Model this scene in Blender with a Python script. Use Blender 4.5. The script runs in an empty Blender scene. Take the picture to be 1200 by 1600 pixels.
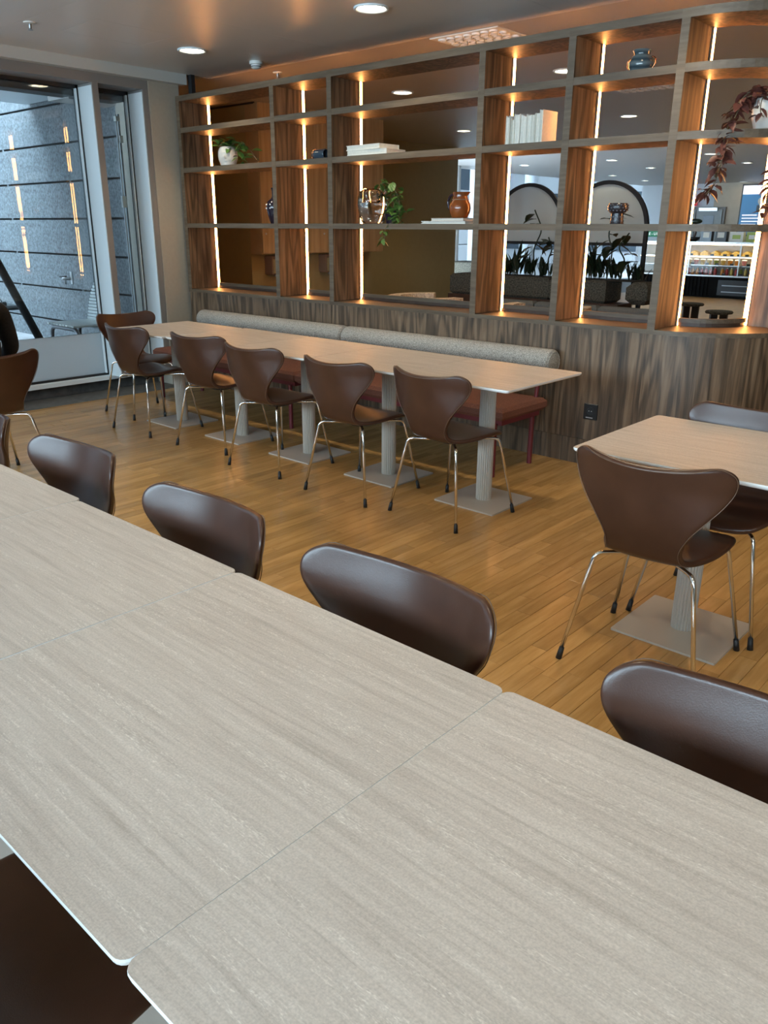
import bpy, math, random
from mathutils import Vector, Matrix
R = math.radians
random.seed(7)
sc = bpy.context.scene
COL = sc.collection

# ------------------------------------------------------------------ camera
CAM_H = 1.49
cam_d = bpy.data.cameras.new('camera')
cam = bpy.data.objects.new('camera', cam_d)
COL.objects.link(cam)
rt, up, fw = (.7427, .6696, .0057), (-.2289, .2459, .9419), (-.6293, .7009, -.3359)
cam.matrix_world = Matrix(((rt[0], up[0], -fw[0], 0), (rt[1], up[1], -fw[1], 0), (rt[2], up[2], -fw[2], CAM_H), (0, 0, 0, 1)))
cam_d.sensor_fit = 'VERTICAL'
cam_d.sensor_height = 36.0
cam_d.lens = 1243.5 / 1600 * 36
cam_d.clip_start = .02
cam_d.clip_end = 200
sc.camera = cam

# ------------------------------------------------------------------ sky, exposure
SKY = (.66, .84, 1.0)
SKY_STRENGTH = 15.0
LED_COLOR, LED_STRENGTH = (1.0, .40, .11), 32.0
LAMP_COLOR, LAMP_STRENGTH = (1.0, .85, .60), 16.0
LAMP_WATT = 27.0
w = bpy.data.worlds.new('sky')
sc.world = w
w.use_nodes = True
bg = w.node_tree.nodes['Background']
bg.inputs[0].default_value = (*SKY, 1)
bg.inputs[1].default_value = SKY_STRENGTH
sc.view_settings.view_transform = 'Standard'
sc.view_settings.look = 'None'
sc.view_settings.gamma = 1
sc.view_settings.use_curve_mapping = False
sc.view_settings.exposure = 0.80
cy = sc.cycles
for k, v in dict(max_bounces=8, diffuse_bounces=4, glossy_bounces=4, transmission_bounces=6, transparent_max_bounces=12,
                 caustics_reflective=False, caustics_refractive=False, use_denoising=True, sample_clamp_indirect=6.0, blur_glossy=.5).items():
    try: setattr(cy, k, v)
    except Exception: pass
def portal(loc, rot, sx, sy):
    l = bpy.data.lights.new('window_portal', 'AREA'); l.shape = 'RECTANGLE'; l.size = sx; l.size_y = sy
    l.cycles.is_portal = True
    o = bpy.data.objects.new('window_portal', l); o.location = loc; o.rotation_euler = rot; COL.objects.link(o)
portal((-7.3, .6, 1.4), (0, R(-90), 0), 2.7, 7.6)
portal((-1.5, -3.38, 1.93), (R(90), 0, 0), 10.9, 1.4)

# ------------------------------------------------------------------ materials
MATS = {}
def nodes(name):
    m = bpy.data.materials.new(name); m.use_nodes = True
    MATS[name] = m
    nt = m.node_tree
    return m, nt, nt.nodes['Principled BSDF']
def N(nt, t, **kw):
    n = nt.nodes.new(t)
    for k, v in kw.items(): setattr(n, k, v)
    return n
def L(nt, a, b): nt.links.new(a, b)
def plain(name, col, rough=.5, metal=0., noise=0., nscale=20., bump=0., emit=None, es=0., spec=None, trans=0., alpha=1.):
    m, nt, b = nodes(name)
    b.inputs['Base Color'].default_value = (*col, 1)
    b.inputs['Roughness'].default_value = rough
    b.inputs['Metallic'].default_value = metal
    if spec is not None: b.inputs['Specular IOR Level'].default_value = spec
    if trans: b.inputs['Transmission Weight'].default_value = trans
    if emit:
        b.inputs['Emission Color'].default_value = (*emit, 1); b.inputs['Emission Strength'].default_value = es
    if noise or bump:
        tc = N(nt, 'ShaderNodeTexCoord'); nz = N(nt, 'ShaderNodeTexNoise')
        nz.inputs['Scale'].default_value = nscale; nz.inputs['Detail'].default_value = 5
        L(nt, tc.outputs['Object'], nz.inputs['Vector'])
        if noise:
            r = N(nt, 'ShaderNodeValToRGB')
            r.color_ramp.elements[0].position = .3; r.color_ramp.elements[1].position = .7
            r.color_ramp.elements[0].color = (*[c * (1 - noise) for c in col], 1)
            r.color_ramp.elements[1].color = (*[min(1, c * (1 + noise)) for c in col], 1)
            L(nt, nz.outputs['Fac'], r.inputs[0]); L(nt, r.outputs[0], b.inputs['Base Color'])
        if bump:
            bp = N(nt, 'ShaderNodeBump'); bp.inputs['Strength'].default_value = bump; bp.inputs['Distance'].default_value = .002
            L(nt, nz.outputs['Fac'], bp.inputs['Height']); L(nt, bp.outputs[0], b.inputs['Normal'])
    return m
def glow(name, col, s):
    m = bpy.data.materials.new(name); m.use_nodes = True; MATS[name] = m
    nt = m.node_tree; nt.nodes.remove(nt.nodes['Principled BSDF'])
    e = N(nt, 'ShaderNodeEmission'); e.inputs[0].default_value = (*col, 1); e.inputs[1].default_value = s
    L(nt, e.outputs[0], nt.nodes['Material Output'].inputs[0])
    return m
def pane(name, tint, ior=1.5, haze=0.):
    m = bpy.data.materials.new(name); m.use_nodes = True; MATS[name] = m
    nt = m.node_tree; nt.nodes.remove(nt.nodes['Principled BSDF'])
    t = N(nt, 'ShaderNodeBsdfTransparent'); t.inputs[0].default_value = (*tint, 1)
    g = N(nt, 'ShaderNodeBsdfGlossy'); g.inputs['Roughness'].default_value = .0
    f = N(nt, 'ShaderNodeFresnel'); f.inputs[0].default_value = ior
    mx = N(nt, 'ShaderNodeMixShader')
    L(nt, f.outputs[0], mx.inputs[0]); L(nt, t.outputs[0], mx.inputs[1]); L(nt, g.outputs[0], mx.inputs[2])
    out = mx
    if haze:
        d = N(nt, 'ShaderNodeBsdfTranslucent'); d.inputs[0].default_value = (.85, .9, .92, 1)
        d2 = N(nt, 'ShaderNodeBsdfDiffuse'); d2.inputs[0].default_value = (.75, .8, .82, 1)
        a = N(nt, 'ShaderNodeMixShader'); a.inputs[0].default_value = .4
        L(nt, d.outputs[0], a.inputs[1]); L(nt, d2.outputs[0], a.inputs[2])
        m2 = N(nt, 'ShaderNodeMixShader'); m2.inputs[0].default_value = haze
        L(nt, mx.outputs[0], m2.inputs[1]); L(nt, a.outputs[0], m2.inputs[2]); out = m2
    L(nt, out.outputs[0], nt.nodes['Material Output'].inputs[0])
    return m
def wood(name, dark, mid, light, stretch, scale=1., rough=.45, rand='object', cath=0., bump=.15, tone=.35, contour=None):
    """grain stretched along one axis (stretch = per-axis frequency), tone varied per object or per mesh island"""
    m, nt, b = nodes(name)
    tc = N(nt, 'ShaderNodeTexCoord'); mp = N(nt, 'ShaderNodeMapping'); oi = N(nt, 'ShaderNodeObjectInfo')
    rnd = oi.outputs['Random']
    if rand == 'island': rnd = N(nt, 'ShaderNodeNewGeometry').outputs['Random Per Island']
    mul = N(nt, 'ShaderNodeMath', operation='MULTIPLY'); mul.inputs[1].default_value = 37.
    L(nt, rnd, mul.inputs[0])
    add = N(nt, 'ShaderNodeVectorMath', operation='ADD')
    L(nt, tc.outputs['Object'], add.inputs[0]); L(nt, mul.outputs[0], add.inputs[1])
    mp.inputs['Scale'].default_value = [s * scale for s in stretch]
    L(nt, add.outputs[0], mp.inputs[0])
    n1 = N(nt, 'ShaderNodeTexNoise'); n1.inputs['Scale'].default_value = 1; n1.inputs['Detail'].default_value = 6; n1.inputs['Roughness'].default_value = .62
    n1.inputs['Distortion'].default_value = cath
    L(nt, mp.outputs[0], n1.inputs['Vector'])
    r = N(nt, 'ShaderNodeValToRGB'); e = r.color_ramp.elements
    e[0].position = .33; e[0].color = (*dark, 1); e[1].position = .68; e[1].color = (*light, 1)
    k = e.new(.5); k.color = (*mid, 1)
    L(nt, n1.outputs['Fac'], r.inputs[0])
    col_out = r.outputs[0]
    if contour:
        m2 = N(nt, 'ShaderNodeMapping'); m2.inputs['Scale'].default_value = contour[0]; L(nt, add.outputs[0], m2.inputs[0])
        n0 = N(nt, 'ShaderNodeTexNoise'); n0.inputs['Scale'].default_value = 1; n0.inputs['Detail'].default_value = 1.5
        L(nt, m2.outputs[0], n0.inputs['Vector'])
        sc_ = N(nt, 'ShaderNodeMath', operation='MULTIPLY'); sc_.inputs[1].default_value = contour[1]; L(nt, n0.outputs['Fac'], sc_.inputs[0])
        sn = N(nt, 'ShaderNodeMath', operation='SINE'); L(nt, sc_.outputs[0], sn.inputs[0])
        m3 = N(nt, 'ShaderNodeMapping'); m3.inputs['Scale'].default_value = contour[2]; L(nt, add.outputs[0], m3.inputs[0])
        n3 = N(nt, 'ShaderNodeTexNoise'); n3.inputs['Scale'].default_value = 1; n3.inputs['Detail'].default_value = 4; L(nt, m3.outputs[0], n3.inputs['Vector'])
        ad = N(nt, 'ShaderNodeMath', operation='MULTIPLY_ADD'); ad.inputs[1].default_value = 3.0; ad.inputs[2].default_value = -1.5; L(nt, n3.outputs['Fac'], ad.inputs[0])
        sm = N(nt, 'ShaderNodeMath', operation='ADD'); L(nt, sn.outputs[0], sm.inputs[0]); L(nt, ad.outputs[0], sm.inputs[1])
        rr = N(nt, 'ShaderNodeMapRange'); rr.inputs[1].default_value = -1.2; rr.inputs[2].default_value = .6; rr.inputs[3].default_value = .42; rr.inputs[4].default_value = 1.12
        L(nt, sm.outputs[0], rr.inputs[0])
        vm = N(nt, 'ShaderNodeVectorMath', operation='SCALE'); L(nt, col_out, vm.inputs[0]); L(nt, rr.outputs[0], vm.inputs['Scale'])
        col_out = vm.outputs[0]
    hs = N(nt, 'ShaderNodeHueSaturation')
    mr = N(nt, 'ShaderNodeMapRange'); mr.inputs[3].default_value = 1 - tone; mr.inputs[4].default_value = 1 + tone
    L(nt, rnd, mr.inputs[0]); L(nt, mr.outputs[0], hs.inputs['Value']); L(nt, col_out, hs.inputs['Color'])
    L(nt, hs.outputs[0], b.inputs['Base Color'])
    b.inputs['Roughness'].default_value = rough
    bp = N(nt, 'ShaderNodeBump'); bp.inputs['Strength'].default_value = bump; bp.inputs['Distance'].default_value = .001
    L(nt, n1.outputs['Fac'], bp.inputs['Height']); L(nt, bp.outputs[0], b.inputs['Normal'])
    return m
OAK = ((.40, .215, .068), (.475, .265, .088), (.55, .32, .115))
wood('oak_strip', *OAK, (30, 3, 30), rough=.26, bump=.04, tone=.17)
wood('oak_strip_island', *OAK, (30, 3, 30), rough=.26, rand='island', bump=.04, tone=.17)
wood('stained_oak', (.074, .044, .024), (.138, .085, .048), (.20, .132, .080), (26, 26, 1.6), rough=.5, cath=.7, bump=.3, tone=.12, contour=((7, 7, .8), 46, (130, 130, 5)))
wood('stained_oak_edge', (.078, .053, .032), (.108, .076, .047), (.14, .103, .068), (3, 40, 40), rough=.5, bump=.2, tone=.06)
wood('cabinet_oak', (.33, .22, .10), (.42, .28, .14), (.50, .35, .18), (1, 22, 1.2), rough=.5, bump=.1, tone=.12)
def laminate():
    m, nt, b = nodes('travertine_laminate')
    tc = N(nt, 'ShaderNodeTexCoord'); oi = N(nt, 'ShaderNodeObjectInfo')
    mul = N(nt, 'ShaderNodeMath', operation='MULTIPLY'); mul.inputs[1].default_value = 23.
    L(nt, oi.outputs['Random'], mul.inputs[0])
    add = N(nt, 'ShaderNodeVectorMath', operation='ADD'); L(nt, tc.outputs['Object'], add.inputs[0]); L(nt, mul.outputs[0], add.inputs[1])
    def nz(scale, detail, rough, dist=0):
        mp = N(nt, 'ShaderNodeMapping'); mp.inputs['Scale'].default_value = scale; L(nt, add.outputs[0], mp.inputs[0])
        n = N(nt, 'ShaderNodeTexNoise'); n.inputs['Scale'].default_value = 1; n.inputs['Detail'].default_value = detail; n.inputs['Roughness'].default_value = rough
        n.inputs['Distortion'].default_value = dist
        L(nt, mp.outputs[0], n.inputs['Vector']); return n.outputs['Fac']
    a = nz((3.0, 62, 1), 9, .74, .5)
    r = N(nt, 'ShaderNodeValToRGB'); e = r.color_ramp.elements
    e[0].position = .30; e[0].color = (.395, .337, .287, 1); e[1].position = .70; e[1].color = (.60, .53, .468, 1)
    k = e.new(.48); k.color = (.50, .435, .378, 1)
    L(nt, a, r.inputs[0])
    f = nz((85, 420, 1), 4, .8)
    r2 = N(nt, 'ShaderNodeValToRGB'); r2.color_ramp.elements[0].position = .52; r2.color_ramp.elements[1].position = .66
    L(nt, f, r2.inputs[0])
    s = nz((4, 60, 1), 4, .6)
    r3 = N(nt, 'ShaderNodeValToRGB'); r3.color_ramp.elements[0].position = .48; r3.color_ramp.elements[1].position = .62
    L(nt, s, r3.inputs[0])
    mm = N(nt, 'ShaderNodeMath', operation='MULTIPLY'); L(nt, r2.outputs[0], mm.inputs[0]); L(nt, r3.outputs[0], mm.inputs[1])
    m3 = N(nt, 'ShaderNodeMath', operation='MULTIPLY'); m3.inputs[1].default_value = .8; L(nt, mm.outputs[0], m3.inputs[0])
    mx = N(nt, 'ShaderNodeMix', data_type='RGBA'); L(nt, m3.outputs[0], mx.inputs[0])
    L(nt, r.outputs[0], mx.inputs[6]); mx.inputs[7].default_value = (.80, .74, .66, 1)
    sp = N(nt, 'ShaderNodeTexNoise'); sp.inputs['Scale'].default_value = 330; sp.inputs['Detail'].default_value = 2; L(nt, add.outputs[0], sp.inputs['Vector'])
    sr = N(nt, 'ShaderNodeMapRange'); sr.inputs[1].default_value = .3; sr.inputs[2].default_value = .7; sr.inputs[3].default_value = .89; sr.inputs[4].default_value = 1.11
    L(nt, sp.outputs['Fac'], sr.inputs[0])
    vs = N(nt, 'ShaderNodeVectorMath', operation='SCALE'); L(nt, mx.outputs[2], vs.inputs[0]); L(nt, sr.outputs[0], vs.inputs['Scale'])
    L(nt, vs.outputs[0], b.inputs['Base Color'])
    b.inputs['Roughness'].default_value = .5
    bp = N(nt, 'ShaderNodeBump'); bp.inputs['Strength'].default_value = .12; bp.inputs['Distance'].default_value = .0006
    L(nt, a, bp.inputs['Height']); L(nt, bp.outputs[0], b.inputs['Normal'])
laminate()
def leather():
    m, nt, b = nodes('brown_leather')
    tc = N(nt, 'ShaderNodeTexCoord'); n1 = N(nt, 'ShaderNodeTexNoise'); n2 = N(nt, 'ShaderNodeTexVoronoi')
    n1.inputs['Scale'].default_value = 7; n1.inputs['Detail'].default_value = 4
    n2.inputs['Scale'].default_value = 420
    L(nt, tc.outputs['Object'], n1.inputs['Vector']); L(nt, tc.outputs['Object'], n2.inputs['Vector'])
    r = N(nt, 'ShaderNodeValToRGB'); e = r.color_ramp.elements
    e[0].position = .3; e[0].color = (.040, .0155, .0092, 1); e[1].position = .75; e[1].color = (.064, .0265, .016, 1)
    L(nt, n1.outputs['Fac'], r.inputs[0]); L(nt, r.outputs[0], b.inputs['Base Color'])
    b.inputs['Roughness'].default_value = .30
    b.inputs['Specular IOR Level'].default_value = .5
    bp = N(nt, 'ShaderNodeBump'); bp.inputs['Strength'].default_value = .14; bp.inputs['Distance'].default_value = .0006
    L(nt, n2.outputs['Distance'], bp.inputs['Height']); L(nt, bp.outputs[0], b.inputs['Normal'])
leather()
plain('tan_piping', (.13, .075, .045), .5)
plain('chrome', (.80, .79, .77), .12, 1.)
plain('black_rubber', (.012, .012, .013), .5)
plain('white_edge', (.78, .78, .76), .4)
plain('powder_coat', (.50, .44, .375), .5, .0, 0, 90, .06)
plain('grey_boucle', (.33, .30, .26), .95, 0, .55, 170, 1.)
plain('rust_tweed', (.17, .062, .038), .95, 0, .5, 200, .8)
plain('red_metal', (.16, .022, .028), .4)
plain('black_plastic', (.010, .010, .011), .35)
plain('black_metal', (.012, .012, .013), .5)
plain('beige_wall', (.40, .355, .285), .8, 0, .03, 30)
plain('ochre_wall', (.30, .25, .13), .75, 0, .03, 12)
plain('white_wall', (.58, .60, .62), .7)
plain('pale_panel_wall', (.50, .42, .32), .6, 0, .04, 6)
plain('ceiling_metal', (.70, .665, .62), .38, .16)
plain('frame_grey', (.22, .21, .20), .5)
plain('frame_light', (.74, .80, .82), .5)
plain('tile_grey', (.10, .098, .092), .6, 0, .25, 18)
plain('fascia_white', (.55, .56, .53), .6)
plain('granite', (.105, .118, .126), .6, 0, .55, 38)
plain('joint_black', (.008, .009, .010), .8)
plain('soffit_metal', (.62, .66, .68), .45, .2)
plain('blind_dark', (.03, .032, .032), .6)
plain('paving', (.20, .205, .21), .8, 0, .15, 6)
plain('white_slat', (.80, .82, .80), .5)
plain('steel', (.30, .31, .32), .35, .8)
plain('white_plastic', (.72, .72, .68), .45)
plain('white_ceramic', (.62, .60, .56), .35, 0, .12, 14)
plain('leaf_green', (.07, .15, .028), .45, 0, .4, 30)
plain('leaf_dark', (.012, .022, .010), .4, 0, .4, 20)
plain('leaf_red', (.13, .045, .035), .45, 0, .5, 24)
plain('stem_brown', (.12, .09, .045), .6)
plain('dark_glaze', (.018, .012, .022), .12)
plain('white_glaze_dot', (.8, .8, .8), .3)
plain('blue_glaze', (.045, .065, .085), .2)
plain('copper', (.45, .19, .09), .25, 1.)
plain('paper_cream', (.74, .71, .63), .7, 0, .06, 60)
plain('book_brown', (.20, .13, .085), .7)
plain('amber_glaze', (.20, .055, .014), .12, 0, .45, 9)
plain('black_relief', (.022, .020, .024), .3)
plain('soil', (.02, .015, .01), .9)
plain('speckled_felt', (.065, .060, .045), .95, 0, .75, 60, .6)
plain('grey_fabric', (.15, .16, .155), .9, 0, .1, 60)
plain('cream_boucle', (.50, .44, .34), .95, 0, .4, 50, 1.)
plain('dark_wood', (.055, .028, .016), .5, 0, .3, 12)
plain('column_white', (.62, .68, .72), .4)
plain('facade_panel', (.48, .51, .53), .6)
plain('window_dark', (.06, .08, .10), .1)
plain('oak_far', (.42, .24, .09), .35, 0, .2, 5)
plain('pewter', (.10, .10, .11), .35, .6)
plain('metal_satin', (.55, .55, .54), .3, .8)
plain('counter_black', (.006, .006, .006), .8, spec=.1)
plain('door_grey', (.30, .32, .31), .5)
plain('sign_red', (.55, .02, .04), .5, emit=(.55, .02, .04), es=.25)
plain('sign_green', (.01, .13, .06), .5, emit=(.01, .16, .07), es=.35)
plain('sign_white', (.85, .85, .85), .5, emit=(.9, .9, .9), es=.5)
plain('screen_blue', (.01, .10, .24), .3, emit=(.008, .10, .22), es=.45)
plain('screen_white', (.8, .8, .85), .3, emit=(.8, .8, .9), es=.4)
plain('food_yellow', (.80, .52, .12), .5, 0, .3, 40)
plain('food_orange', (.85, .30, .03), .4)
plain('food_red', (.55, .05, .04), .4)
plain('food_pink', (.75, .25, .22), .4)
plain('food_green', (.35, .42, .08), .5)
plain('skin', (.50, .30, .21), .5)
plain('black_cloth', (.010, .010, .012), .9, 0, .3, 80)
plain('blue_denim', (.03, .045, .08), .9, 0, .3, 150)
plain('hair_brown', (.03, .018, .010), .5)
plain('acoustic_grey', (.11, .10, .095), .6)
plain('ceiling_back', (.46, .43, .40), .42, .25)
pane('window_glass', (.93, .97, .98), 1.52)
pane('frosted_glass', (.80, .85, .87), 1.45, .86)
pane('case_glass', (.97, .98, .98), 1.3)
pane('arch_glass', (.80, .84, .86), 1.3, .80)
glow('led_strip', LED_COLOR, LED_STRENGTH)
glow('lamp_disc', LAMP_COLOR, LAMP_STRENGTH)
glow('case_light', (1, .78, .50), 8.)
def glass_mat():
    m, nt, b = nodes('clear_glass')
    b.inputs['Base Color'].default_value = (1, .97, .92, 1); b.inputs['Roughness'].default_value = .02
    b.inputs['Transmission Weight'].default_value = 1; b.inputs['IOR'].default_value = 1.45
glass_mat()
def striped(name, c1, c2, scale):
    m, nt, b = nodes(name)
    tc = N(nt, 'ShaderNodeTexCoord'); wv = N(nt, 'ShaderNodeTexWave', bands_direction='Z')
    wv.inputs['Scale'].default_value = scale; wv.inputs['Distortion'].default_value = 2.5; wv.inputs['Detail'].default_value = 2
    r = N(nt, 'ShaderNodeValToRGB'); r.color_ramp.elements[0].color = (*c1, 1); r.color_ramp.elements[1].color = (*c2, 1)
    L(nt, tc.outputs['Object'], wv.inputs['Vector']); L(nt, wv.outputs['Fac'], r.inputs[0]); L(nt, r.outputs[0], b.inputs['Base Color'])
    b.inputs['Roughness'].default_value = .12
striped('striped_glaze', (.03, .048, .058), (.11, .14, .15), 9)
def ribbed_ceiling():
    nt = MATS['ceiling_back'].node_tree; b = nt.nodes['Principled BSDF']
    tc = N(nt, 'ShaderNodeTexCoord'); wv = N(nt, 'ShaderNodeTexWave', bands_direction='Y', wave_profile='SAW')
    wv.inputs['Scale'].default_value = 3.2
    bp = N(nt, 'ShaderNodeBump'); bp.inputs['Strength'].default_value = .25; bp.inputs['Distance'].default_value = .004
    L(nt, tc.outputs['Object'], wv.inputs['Vector']); L(nt, wv.outputs['Fac'], bp.inputs['Height']); L(nt, bp.outputs[0], b.inputs['Normal'])
ribbed_ceiling()

# ------------------------------------------------------------------ mesh helpers
class MB:
    def __init__(s): s.v = []; s.f = []
    def add(s, v, f, M=None):
        k = len(s.v)
        s.v += [tuple(M @ Vector(p)) for p in v] if M else [tuple(p) for p in v]
        s.f += [tuple(i + k for i in q) for q in f]
        return s
    def box(s, c, d, M=None, ch=0.):
        x, y, z = [q / 2 for q in d]
        if ch <= 0:
            v = [(c[0] + i * x, c[1] + j * y, c[2] + k * z) for k in (-1, 1) for j in (-1, 1) for i in (-1, 1)]
            return s.add(v, [(0, 2, 3, 1), (4, 5, 7, 6), (0, 1, 5, 4), (2, 6, 7, 3), (0, 4, 6, 2), (1, 3, 7, 5)], M)
        v = []
        for k, q in ((-1, ch), (-1, 0), (1, 0), (1, ch)):
            zz = c[2] + k * (z - (0 if q else ch))
            for i, j in ((-1, -1), (1, -1), (1, 1), (-1, 1)):
                v.append((c[0] + i * (x - q), c[1] + j * (y - q), zz))
        f = [(3, 2, 1, 0), (12, 13, 14, 15)]
        for r in range(3):
            for i in range(4): f.append((r * 4 + i, r * 4 + (i + 1) % 4, r * 4 + 4 + (i + 1) % 4, r * 4 + 4 + i))
        return s.add(v, f, M)
    def bb(s, a, b, **k):
        return s.box([(p + q) / 2 for p, q in zip(a, b)], [abs(q - p) for p, q in zip(a, b)], **k)
    def lathe(s, prof, n=24, M=None, squash=None):
        v = []; f = []
        for r, z in prof:
            for i in range(n):
                a = 2 * math.pi * i / n
                v.append((r * math.cos(a), r * math.sin(a), z))
        m = len(prof)
        for j in range(m - 1):
            for i in range(n): f.append((j * n + i, j * n + (i + 1) % n, (j + 1) * n + (i + 1) % n, (j + 1) * n + i))
        f.append(tuple(range(n - 1, -1, -1))); f.append(tuple((m - 1) * n + i for i in range(n)))
        if squash: v = [squash(p) for p in v]
        return s.add(v, f, M)
    def prism(s, pts, z0, z1, M=None):
        n = len(pts)
        v = [(x, y, z0) for x, y in pts] + [(x, y, z1) for x, y in pts]
        f = [tuple(range(n - 1, -1, -1)), tuple(range(n, 2 * n))] + [(i, (i + 1) % n, n + (i + 1) % n, n + i) for i in range(n)]
        return s.add(v, f, M)
    def tube(s, path, r, n=8, M=None, caps=True):
        P = [Vector(p) for p in path]; v = []; f = []
        rr = r if isinstance(r, (list, tuple)) else [r] * len(P)
        t0 = (P[1] - P[0]).normalized()
        u = t0.orthogonal().normalized()
        for i, p in enumerate(P):
            t = (P[min(i + 1, len(P) - 1)] - P[max(i - 1, 0)]).normalized()
            u = (u - t * u.dot(t)).normalized(); w_ = t.cross(u)
            for k in range(n):
                a = 2 * math.pi * k / n
                v.append(p + (u * math.cos(a) + w_ * math.sin(a)) * rr[i])
        for i in range(len(P) - 1):
            for k in range(n): f.append((i * n + k, i * n + (k + 1) % n, (i + 1) * n + (k + 1) % n, (i + 1) * n + k))
        if caps: f.append(tuple(range(n - 1, -1, -1))); f.append(tuple((len(P) - 1) * n + k for k in range(n)))
        return s.add(v, f, M)
    def ball(s, c, r, n=12, m=8, M=None):
        prof = [(max(1e-4, math.sin(math.pi * i / m)), -math.cos(math.pi * i / m)) for i in range(m + 1)]
        rr = r if isinstance(r, (list, tuple)) else (r, r, r)
        return s.lathe(prof, n, M, lambda p: (c[0] + p[0] * rr[0], c[1] + p[1] * rr[1], c[2] + p[2] * rr[2]))
    def mesh(s, name):
        m = bpy.data.meshes.new(name); m.from_pydata(s.v, [], s.f); m.update(); return m
def link(name, mesh, mat, parent=None, smooth=False, loc=(0, 0, 0), rot=(0, 0, 0)):
    if mat and not mesh.materials: mesh.materials.append(MATS[mat])
    if smooth:
        try: mesh.shade_smooth()
        except Exception: pass
        if smooth != 'all':
            mesh.set_sharp_from_angle(angle=R(40))
    o = bpy.data.objects.new(name, mesh); o.location = loc; o.rotation_euler = rot
    COL.objects.link(o)
    if parent: o.parent = parent
    return o
def obj(name, mb, mat, parent=None, smooth=False, loc=(0, 0, 0), rot=(0, 0, 0)):
    return link(name, mb.mesh(name), mat, parent, smooth, loc, rot)
def tag(o, label, cat, group=None):
    o['label'] = label; o['category'] = cat
    if group: o['group'] = group
    return o
def thing(name, label, cat, loc=(0, 0, 0), rz=0., group=None):
    o = bpy.data.objects.new(name, None); o.empty_display_size = .1; COL.objects.link(o)
    o.location = loc; o.rotation_euler = (0, 0, rz)
    return tag(o, label, cat, group)
def struct(name, mb, mat, smooth=False, loc=(0, 0, 0)):
    o = obj(name, mb, mat, None, smooth, loc); o['kind'] = 'structure'; return o
def kids(o): return [c for c in bpy.data.objects if c.parent == o]
def dup(root, loc, rz, label, group=None):
    r = root.copy(); COL.objects.link(r); r.location = loc; r.rotation_euler = (0, 0, rz); r['label'] = label
    if group: r['group'] = group
    for ch in kids(root):
        c = ch.copy(); COL.objects.link(c); c.parent = r
        for g in kids(ch):
            d = g.copy(); COL.objects.link(d); d.parent = c
    return r
def arc(cx, cy_, r, a0, a1, n):
    return [(cx + r * math.cos(R(a0 + (a1 - a0) * i / n)), cy_ + r * math.sin(R(a0 + (a1 - a0) * i / n))) for i in range(n + 1)]
def rrect(x, y, r, n=5):
    p = []
    for cx, cy_, a in ((x - r, y - r, 0), (-x + r, y - r, 90), (-x + r, -y + r, 180), (x - r, -y + r, 270)): p += arc(cx, cy_, r, a, a + 90, n)
    return p
def bez(pts, n=10):
    """Catmull-Rom through the points"""
    P = [Vector(p) for p in pts]; P = [2 * P[0] - P[1]] + P + [2 * P[-1] - P[-2]]
    out = []
    for i in range(1, len(P) - 2):
        a, b, c, d = P[i - 1:i + 3]
        for k in range(n):
            t = k / n
            out.append(.5 * ((2 * b) + (c - a) * t + (2 * a - 5 * b + 4 * c - d) * t * t + (3 * b - a - 3 * c + d) * t ** 3))
    out.append(P[-2]); return out
def ease(pts, r, n=6):
    """polyline with rounded corners"""
    P = [Vector(p) for p in pts]; out = [P[0]]
    for i in range(1, len(P) - 1):
        a = (P[i - 1] - P[i]); b = (P[i + 1] - P[i]); q = min(r, a.length * .49, b.length * .49)
        p0 = P[i] + a.normalized() * q; p2 = P[i] + b.normalized() * q
        for k in range(n + 1):
            t = k / n; out.append(p0 * (1 - t) ** 2 + P[i] * 2 * t * (1 - t) + p2 * t * t)
    out.append(P[-1]); return out

# ------------------------------------------------------------------ room shell
CEIL = 2.80
WX = -6.90          # inner face of the window wall
PY = 4.72           # front plane of the shelf divider
PB = 5.05           # back plane of the shelf divider
floor = struct('floor', MB().bb((-9.4, -3.4, -.12), (4.2, 26, -.010)), 'joint_black')
# entrance tiles along the window
tile = MB().box((0, 0, 0), (.396, .596, .011), ch=.002).mesh('tile')
for i in range(12):
    link('tile', tile, 'tile_grey', floor, loc=(-6.95, -1.9 + .3 + i * .6, -.0045))
# oak strips: the 300 that show largest are parts of the floor, the rest one part
SW = .068
lens = (.42, .52, .62, .76)
smesh = [MB().box((0, 0, -.005), (SW - .0012, l - .0012, .010), ch=.0008).mesh('floor_strip') for l in lens]
strips = []
rowx = -6.745 + SW / 2
while rowx < 2.2:
    y = -2.3 + random.uniform(-.5, 0)
    while y < 5.6:
        k = random.randrange(4); strips.append((rowx, y + lens[k] / 2, k)); y += lens[k]
    rowx += SW
def vis_rank(s):
    x, y, k = s
    d = Vector((x, y, -CAM_H)); dep = d.dot(Vector(fw))
    if dep < .3: return 1e9
    px = 600 + 1243.5 * d.dot(Vector(rt)) / dep; py = 800 - 1243.5 * d.dot(Vector(up)) / dep
    if not (-20 < px < 1220 and py < 1600): return 1e8
    if py > 724 + .442 * px + 12: return 1e7          # behind the near tables
    if y > PY - .05: return 1e6
    return dep
strips.sort(key=vis_rank)
for x, y, k in strips[:300]: link('floor_strip', smesh[k], 'oak_strip', floor, loc=(x, y, 0))
rest = MB()
for x, y, k in strips[300:]: rest.box((x, y, -.005), (SW - .0012, lens[k] - .0012, .010))
ro = obj('floor_strips', rest, 'oak_strip_island', floor); ro['kind'] = 'stuff'
fb = obj('far_floor', MB().bb((-9.4, 5.4, -.0099), (4.2, 26, -.0012)), 'oak_far', floor)

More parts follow.
